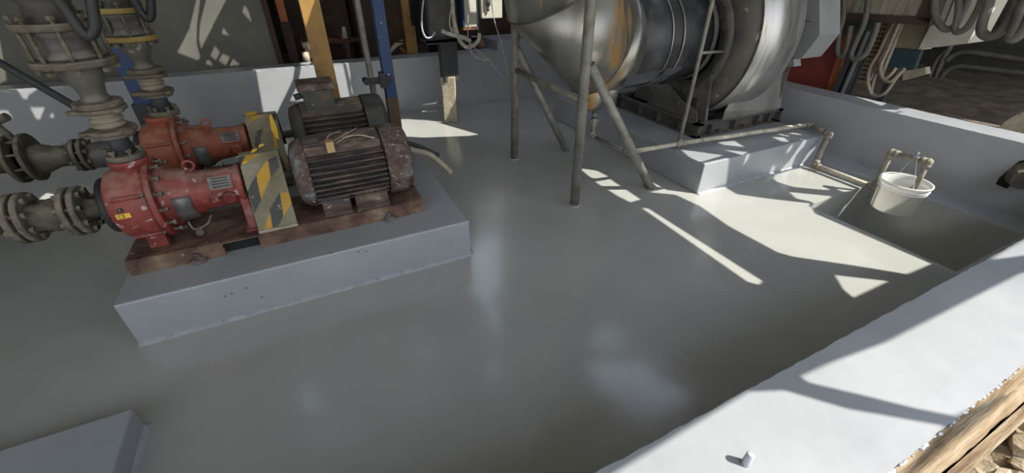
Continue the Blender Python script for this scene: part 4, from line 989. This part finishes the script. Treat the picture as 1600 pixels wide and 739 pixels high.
# brown machine housings
def boxthing(name, label, cat, x0, x1, y0, y1, z0, z1, mat, extra=None):
    t = thing(name, label, cat, ((x0+x1)/2, (y0+y1)/2, z0)); m = MB(); m.box(x0, x1, y0, y1, z0, z1); m.obj('housing', mat, t, bevel=.015)
    m = MB()
    m.box(x0-.02, x1+.02, y0-.02, y0, z0, z0+.06); m.box(x0-.02, x1+.02, y0-.02, y0, z1-.06, z1); m.box(x0-.02, x0+.04, y0-.025, y0, z0, z1); m.box(x1-.04, x1+.02, y0-.025, y0, z0, z1); m.obj('angle_frame', BRN, t)
    return t
boxthing('machine_housing', 'brown rusty machine housing behind the blue column', 'machine', .95, 1.72, 6.9, 7.8, .30, 1.75, BRN)
boxthing('machine_housing', 'dark machine housing behind the ochre column', 'machine', -.02, .88, 7.4, 8.0, .30, 1.9, BRN)
boxthing('machine_housing', 'dark cabinet behind the sunlit cream box', 'machine', 2.2, 4.3, 7.0, 7.8, .30, 1.9, BRN)
t = thing('steel_column', 'orange-brown steel post at the right end of the tank', 'column', (.02, 6.7, .3))
m = MB(); m.box(-.02, .07, 6.62, 6.70, .3, 4.1); m.obj('post', ORNG, t); m = MB(); m.box(-.03, .08, 6.60, 6.625, .3, 1.1); m.obj('lower_cover', BRN, t)
t = thing('steel_column', 'yellow-brown post left of the dark instrument cabinet', 'column', (1.42, 6.4, .3))
m = MB(); m.box(1.50, 1.60, 6.42, 6.50, .3, 4.1); m.obj('post', YEL, t); m = MB(); m.box(1.49, 1.64, 6.38, 6.45, .3, 1.0); m.obj('lower_cover', YEL, t)
# small valves, rails
t = thing('rusty_valve', 'small dusty valve body on the ledge left of the ochre column', 'valve', (.25, 6.6, .6))
m = MB(); c = atY(487, 78, 6.6); m.cyl(c+Vector((-.10, 0, .06)), c+Vector((.12, 0, .09)), .035, n=12); m.cyl(c+Vector((0, 0, -.1)), c+Vector((0, 0, .08)), .04, n=12); m.cyl(c+Vector((-.09, 0, -.16)), c+Vector((-.09, 0, -.02)), .045, n=12); m.ball(c+Vector((.05, 0, -.03)), .055, 2, jit=.2); m.obj('body', CONC, t)
m = MB(); m.cyl((c.x, 6.6, .3), c, .03, n=10); m.obj('stem', RUST, t)
c = atY(540, 60, 6.6); t = thing('marker_post', 'short brown post with a pale cap behind the far wall', 'post', (c.x, 6.6, .3))
m = MB(); m.cyl((c.x+.0, 6.6, .3), c, .035, n=12); m.obj('shaft', BRN, t); m = MB(); m.cyl(c, c+Vector((0, 0, .14)), .036, .022, n=12); plabel(m.obj('cap', CONC, t), 'pale dusty cap')
m = MB(); m.cyl(atY(545, 62, 6.7), atY(640, 66, 6.7), .012, n=8); tag(m.obj('handrail', BRN), 'thin horizontal rail in the dark behind the blue column', 'rail')
c = atY(625, 72, 6.55); m = MB()
for i in range(26):
    m.ball((c.x+random.uniform(-.22, .06), 6.6+random.uniform(-.08, .08), .36+i*.010*random.random()+.02), .03+.03*random.random(), 1, jit=.4)
for i in range(12): m.ball((c.x+random.uniform(-.03, .07), 6.6, .42+.30*random.random()), .03, 1, jit=.5)
tag(m.obj('scrap_pile', YEL), 'rust-yellow scrap heap lying behind the far wall', 'scrap', kind='stuff')
t = thing('steam_pipe', 'rusty brown flanged pipe running across the dark behind the ochre column', 'pipe', (.6, 7.1, .7))
m = MB(); m.cyl((.0, 7.1, .78), (1.0, 7.1, .78), .05, n=16); m.cyl((.45, 7.1, .78), (.45, 7.1, 1.7), .045, n=16); m.obj('pipe_run', RUST, t)
for x in (.18, .72):
    flange(t, (x, 7.1, .78), (1, 0, 0), .095, .03, RUST)
m = MB(); m.box(.4, 2.3, 6.35, 6.6, .30, .60); tag(m.obj('timber_sleeper', BRN, bevel=.01), 'dark brown sleeper lying behind the far wall', 'beam')

# ------------------------------------------------------------------ right-hand yard equipment
def ax(x, y, X): return atX(x, y, X)
t = thing('oxide_tank', 'red oxide painted tank beyond the right wall beside the fan', 'tank', (5.6, 3.2, .35))
X = 5.5; q = [ax(1222, 142, X), ax(1245, 57, X), ax(1322, 56, X), ax(1318, 68, X), ax(1292, 142, X)]
q[0].z = .35; q[-1].z = .35
m = MB(); m.prism(q, (.5, 0, 0)); m.obj('shell', DRUM, t, bevel=.015)
m = MB(); m.prism([ax(1290, 142, X-.02), ax(1318, 58, X-.02), ax(1324, 56, X-.02), ax(1306, 142, X-.02)], (.02, 0, 0)); plabel(m.obj('edge_trim', ORNG, t), 'pale orange worn edge')
# leaning dark beam
t = thing('steel_column', 'dark teal steel column just beyond the right wall', 'column', (5.35, 2.75, .35))
a = ax(1312, 140, 5.35); x_, y_ = 5.35, a.y
m = MB(); m.box(x_, x_+.01, y_-.08, y_+.07, .35, 3.6); m.box(x_+.10, x_+.11, y_-.08, y_+.07, .35, 3.6); m.box(x_, x_+.11, y_-.008, y_+.008, .35, 3.6); m.obj('shaft', CHAR, t)
m = MB(); m.box(x_-.004, x_, y_-.06, y_-.03, .35, 1.15); plabel(m.obj('edge_strip', LIGHTGREY, t), 'worn pale edge')
# framed overhead panel
X = 5.3; t = thing('framed_panel', 'rust framed streaky panel hanging at the top right', 'panel', (5.3, 2.5, 1.25))
q = [ax(1282, 18, X), ax(1282, -90, X), ax(1490, -90, X), ax(1452, 26, X)]
m = MB(); m.prism(q, (.12, 0, 0)); m.obj('sheet', GRIME, t)
m = MB(); m.prism([ax(1278, 17, X-.02), ax(1455, 27, X-.02), ax(1451, 40, X-.02), ax(1278, 28, X-.02)], (.16, 0, 0)); m.obj('bottom_rail', BRN, t, bevel=.004)
m = MB(); m.prism([ax(1430, 28, X-.02), ax(1480, -90, X-.02), ax(1500, -90, X-.02), ax(1452, 38, X-.02)], (.16, 0, 0)); m.obj('side_rail', BRN, t, bevel=.004)
# perforated cable tray
X = 5.9; t = thing('cable_tray', 'perforated tan cable tray curving down beyond the right wall', 'cable tray', (5.9, 2.7, .4))
q = [ax(1352, 30, X), ax(1391, 34, X), ax(1364, 95, X), ax(1352, 130, X), ax(1328, 128, X), ax(1326, 105, X)]
m = MB(); m.prism(q, (.03, 0, 0)); m.obj('tray', PERF, t)
m = MB()
for r in range(13):
    for c_ in range(6):
        u = c_/5; v = r/12
        a = ax(1354+0, 36, X-.003).lerp(ax(1384, 38, X-.003), u); b2 = ax(1331, 122, X-.003).lerp(ax(1353, 124, X-.003), u)
        p = a.lerp(b2, v); m.box(p.x-.002, p.x+.002, p.y-.012, p.y+.012, p.z-.007, p.z+.007)
m.obj('perforations', DARK, t)
m = MB(); m.prism([ax(1391, 34, X-.02), ax(1398, 34, X-.02), ax(1374, 96, X-.02), ax(1358, 126, X-.02), ax(1352, 126, X-.02), ax(1366, 92, X-.02)], (.05, 0, 0)); plabel(m.obj('tray_edge', CABLE, t), 'pale side lip')
# cables by the tray
X = 5.75
cb = [[(1408, 30), (1390, 70), (1372, 105), (1364, 130), (1362, 146), (1372, 150), (1385, 143), (1400, 122), (1412, 108)],
      [(1402, 30), (1382, 80), (1374, 96), (1377, 106), (1371, 116)],
      [(1413, 30), (1396, 72), (1380, 112), (1380, 124), (1392, 127), (1404, 116), (1414, 107)],
      [(1398, 32), (1372, 84), (1360, 105), (1356, 128), (1361, 148)],
      [(1406, 34), (1388, 76), (1376, 104), (1380, 122), (1390, 118), (1400, 106)]]
lb = ['tan conduit making the lowest loop beneath the dark teal plate', 'short tan conduit kinked beside the perforated tray', 'tan conduit hooking up beneath the dark teal plate', 'tan conduit hugging the lip of the perforated tray', 'inner tan conduit curling within the lowest loop']
for i, c_ in enumerate(cb):
    tubeobj('conduit', [ax(x, y, X-.03*i) for x, y in c_], .018, CABLE, lb[i], 'conduit', 8, 8, group='conduits by the cable tray')
# cabinets
X = 5.85
t = thing('beige_cabinet', 'beige cabinet between the cable tray and the white cabinet', 'cabinet', (5.9, 2.3, .9))
q = [ax(1412, 30, X), ax(1452, 32, X), ax(1434, 79, X), ax(1394, 75, X)]
m = MB(); m.prism(q, (.25, 0, 0)); m.obj('housing', BEIGE, t, bevel=.004)
m = MB(); m.prism([ax(1452, 38, X-.01), ax(1456, 36, X-.01), ax(1440, 78, X-.01), ax(1434, 78, X-.01)], (.2, 0, 0)); m.obj('edge_trim', CREAM, t)
m = MB(); c = ax(1420, 60, 6.0); m.box(6.0, 6.06, c.y-.03, c.y+.03, .34, c.z); m.obj('leg', CHAR, t)
X = 5.80; q = [ax(1396, 75, X), ax(1440, 79, X), ax(1428, 109, X), ax(1384, 103, X)]
m = MB(); m.prism(q, (.055, 0, 0)); tag(m.obj('teal_plate', TEAL, bevel=.003), 'dark teal plate hanging below the beige cabinet', 'plate')
X = 5.6; t = thing('white_cabinet', 'large pale grey-white cabinet with slanted base at the top right', 'cabinet', (5.6, 1.9, 1.05))
q = [ax(1455, 38, X), ax(1478, -80, X), ax(1590, -80, X), ax(1512, 68, X), ax(1434, 77, X)]
m = MB(); m.prism(q, (.35, 0, 0)); m.obj('housing', CREAM, t, bevel=.004)
m = MB(); m.prism([ax(1475, 36, X-.004), ax(1505, -40, X-.004), ax(1507, -40, X-.004), ax(1477, 36, X-.004)], (.004, 0, 0)); m.obj('door_gap', DULL, t)
X = 6.06; q = [ax(1410, 112, X), ax(1446, 105, X), ax(1447, 116, X), ax(1410, 126, X)]
m = MB(); m.prism(q, (.1, 0, 0)); tag(m.obj('support_rail', CONC, bevel=.003), 'pale stub rail in the gloom below the dark teal plate', 'rail')
# conduits on the side wall
for i, pts_ in enumerate([[(1449, 128), (1465, 92), (1482, 76), (1490, 60)], [(1463, 130), (1480, 110), (1500, 104), (1540, 108), (1620, 117)], [(1478, 95), (1490, 86), (1510, 82), (1560, 88), (1620, 98)], [(1461, 132), (1463, 118), (1474, 92), (1484, 74)]]):
    tubeobj('wall_conduit', [ax(x, y, 8.4) for x, y in pts_], .035, HOSE, ['dark conduit rising behind the white cabinet base', 'lower dark conduit running right along the shed wall', 'upper dark conduit running right along the shed wall', 'conduit dropping to the yard floor below the white cabinet'][i], 'conduit', 8, 8, group='conduits on the shed wall')
# hose loops hanging at the right
X = 5.25
hs = [[(1468, -40), (1461, 0), (1461, 22), (1468, 38), (1479, 46), (1492, 40), (1502, 22), (1512, 0), (1520, -40)],
      [(1500, -30), (1497, 20), (1492, 44), (1497, 50), (1510, 44), (1522, 26), (1532, 5), (1545, -40)],
      [(1556, -40), (1545, 5), (1535, 35), (1534, 50), (1545, 57), (1560, 52), (1575, 35), (1590, 5), (1605, -30)],
      [(1612, -20), (1598, 10), (1588, 38), (1580, 58), (1588, 58), (1600, 45), (1615, 20)]]
hl = ['grey hose loop hanging before the white cabinet, leftmost of the row', 'grey hose loop crossing the right edge of the white cabinet', 'thick grey hose loop with sunlit inner edge by the shed wall', 'thick pale hose loop cut off by the right edge of the photo']
for i, c_ in enumerate(hs):
    tubeobj('hanging_hose', [ax(x, y, X-.04*i) for x, y in c_], (.027, .025, .035, .038)[i], HOSE, hl[i], 'hose', 10, 14, group='hose loops at the top right')
hs = [[(1318, -40), (1318, 20), (1312, 50), (1309, 80), (1314, 88), (1322, 78), (1330, 40)], [(1362, -40), (1352, 30), (1340, 60), (1330, 85), (1337, 93), (1352, 84), (1364, 60), (1372, 35)]]
for i, c_ in enumerate(hs):
    tubeobj('hanging_hose', [ax(x, y, 5.2) for x, y in c_], .026, HOSE, ['narrow grey hose loop hanging left of the dark teal column', 'grey hose loop hanging before the perforated cable tray'][i], 'hose', 10, 12, group='hose loops under the framed panel')
# grey round lid at the right edge
a = ax(1600, 190, 5.5); m = MB(); m.lathe([(0, .22), (.05, .22)], Vector((5.5, a.y-.10, .50)), (-1, .25, .35), 40); t = tag(m.obj('round_lid', CONC, bevel=.01), 'pale grey round lid leaning beyond the right wall at the photo edge', 'lid')
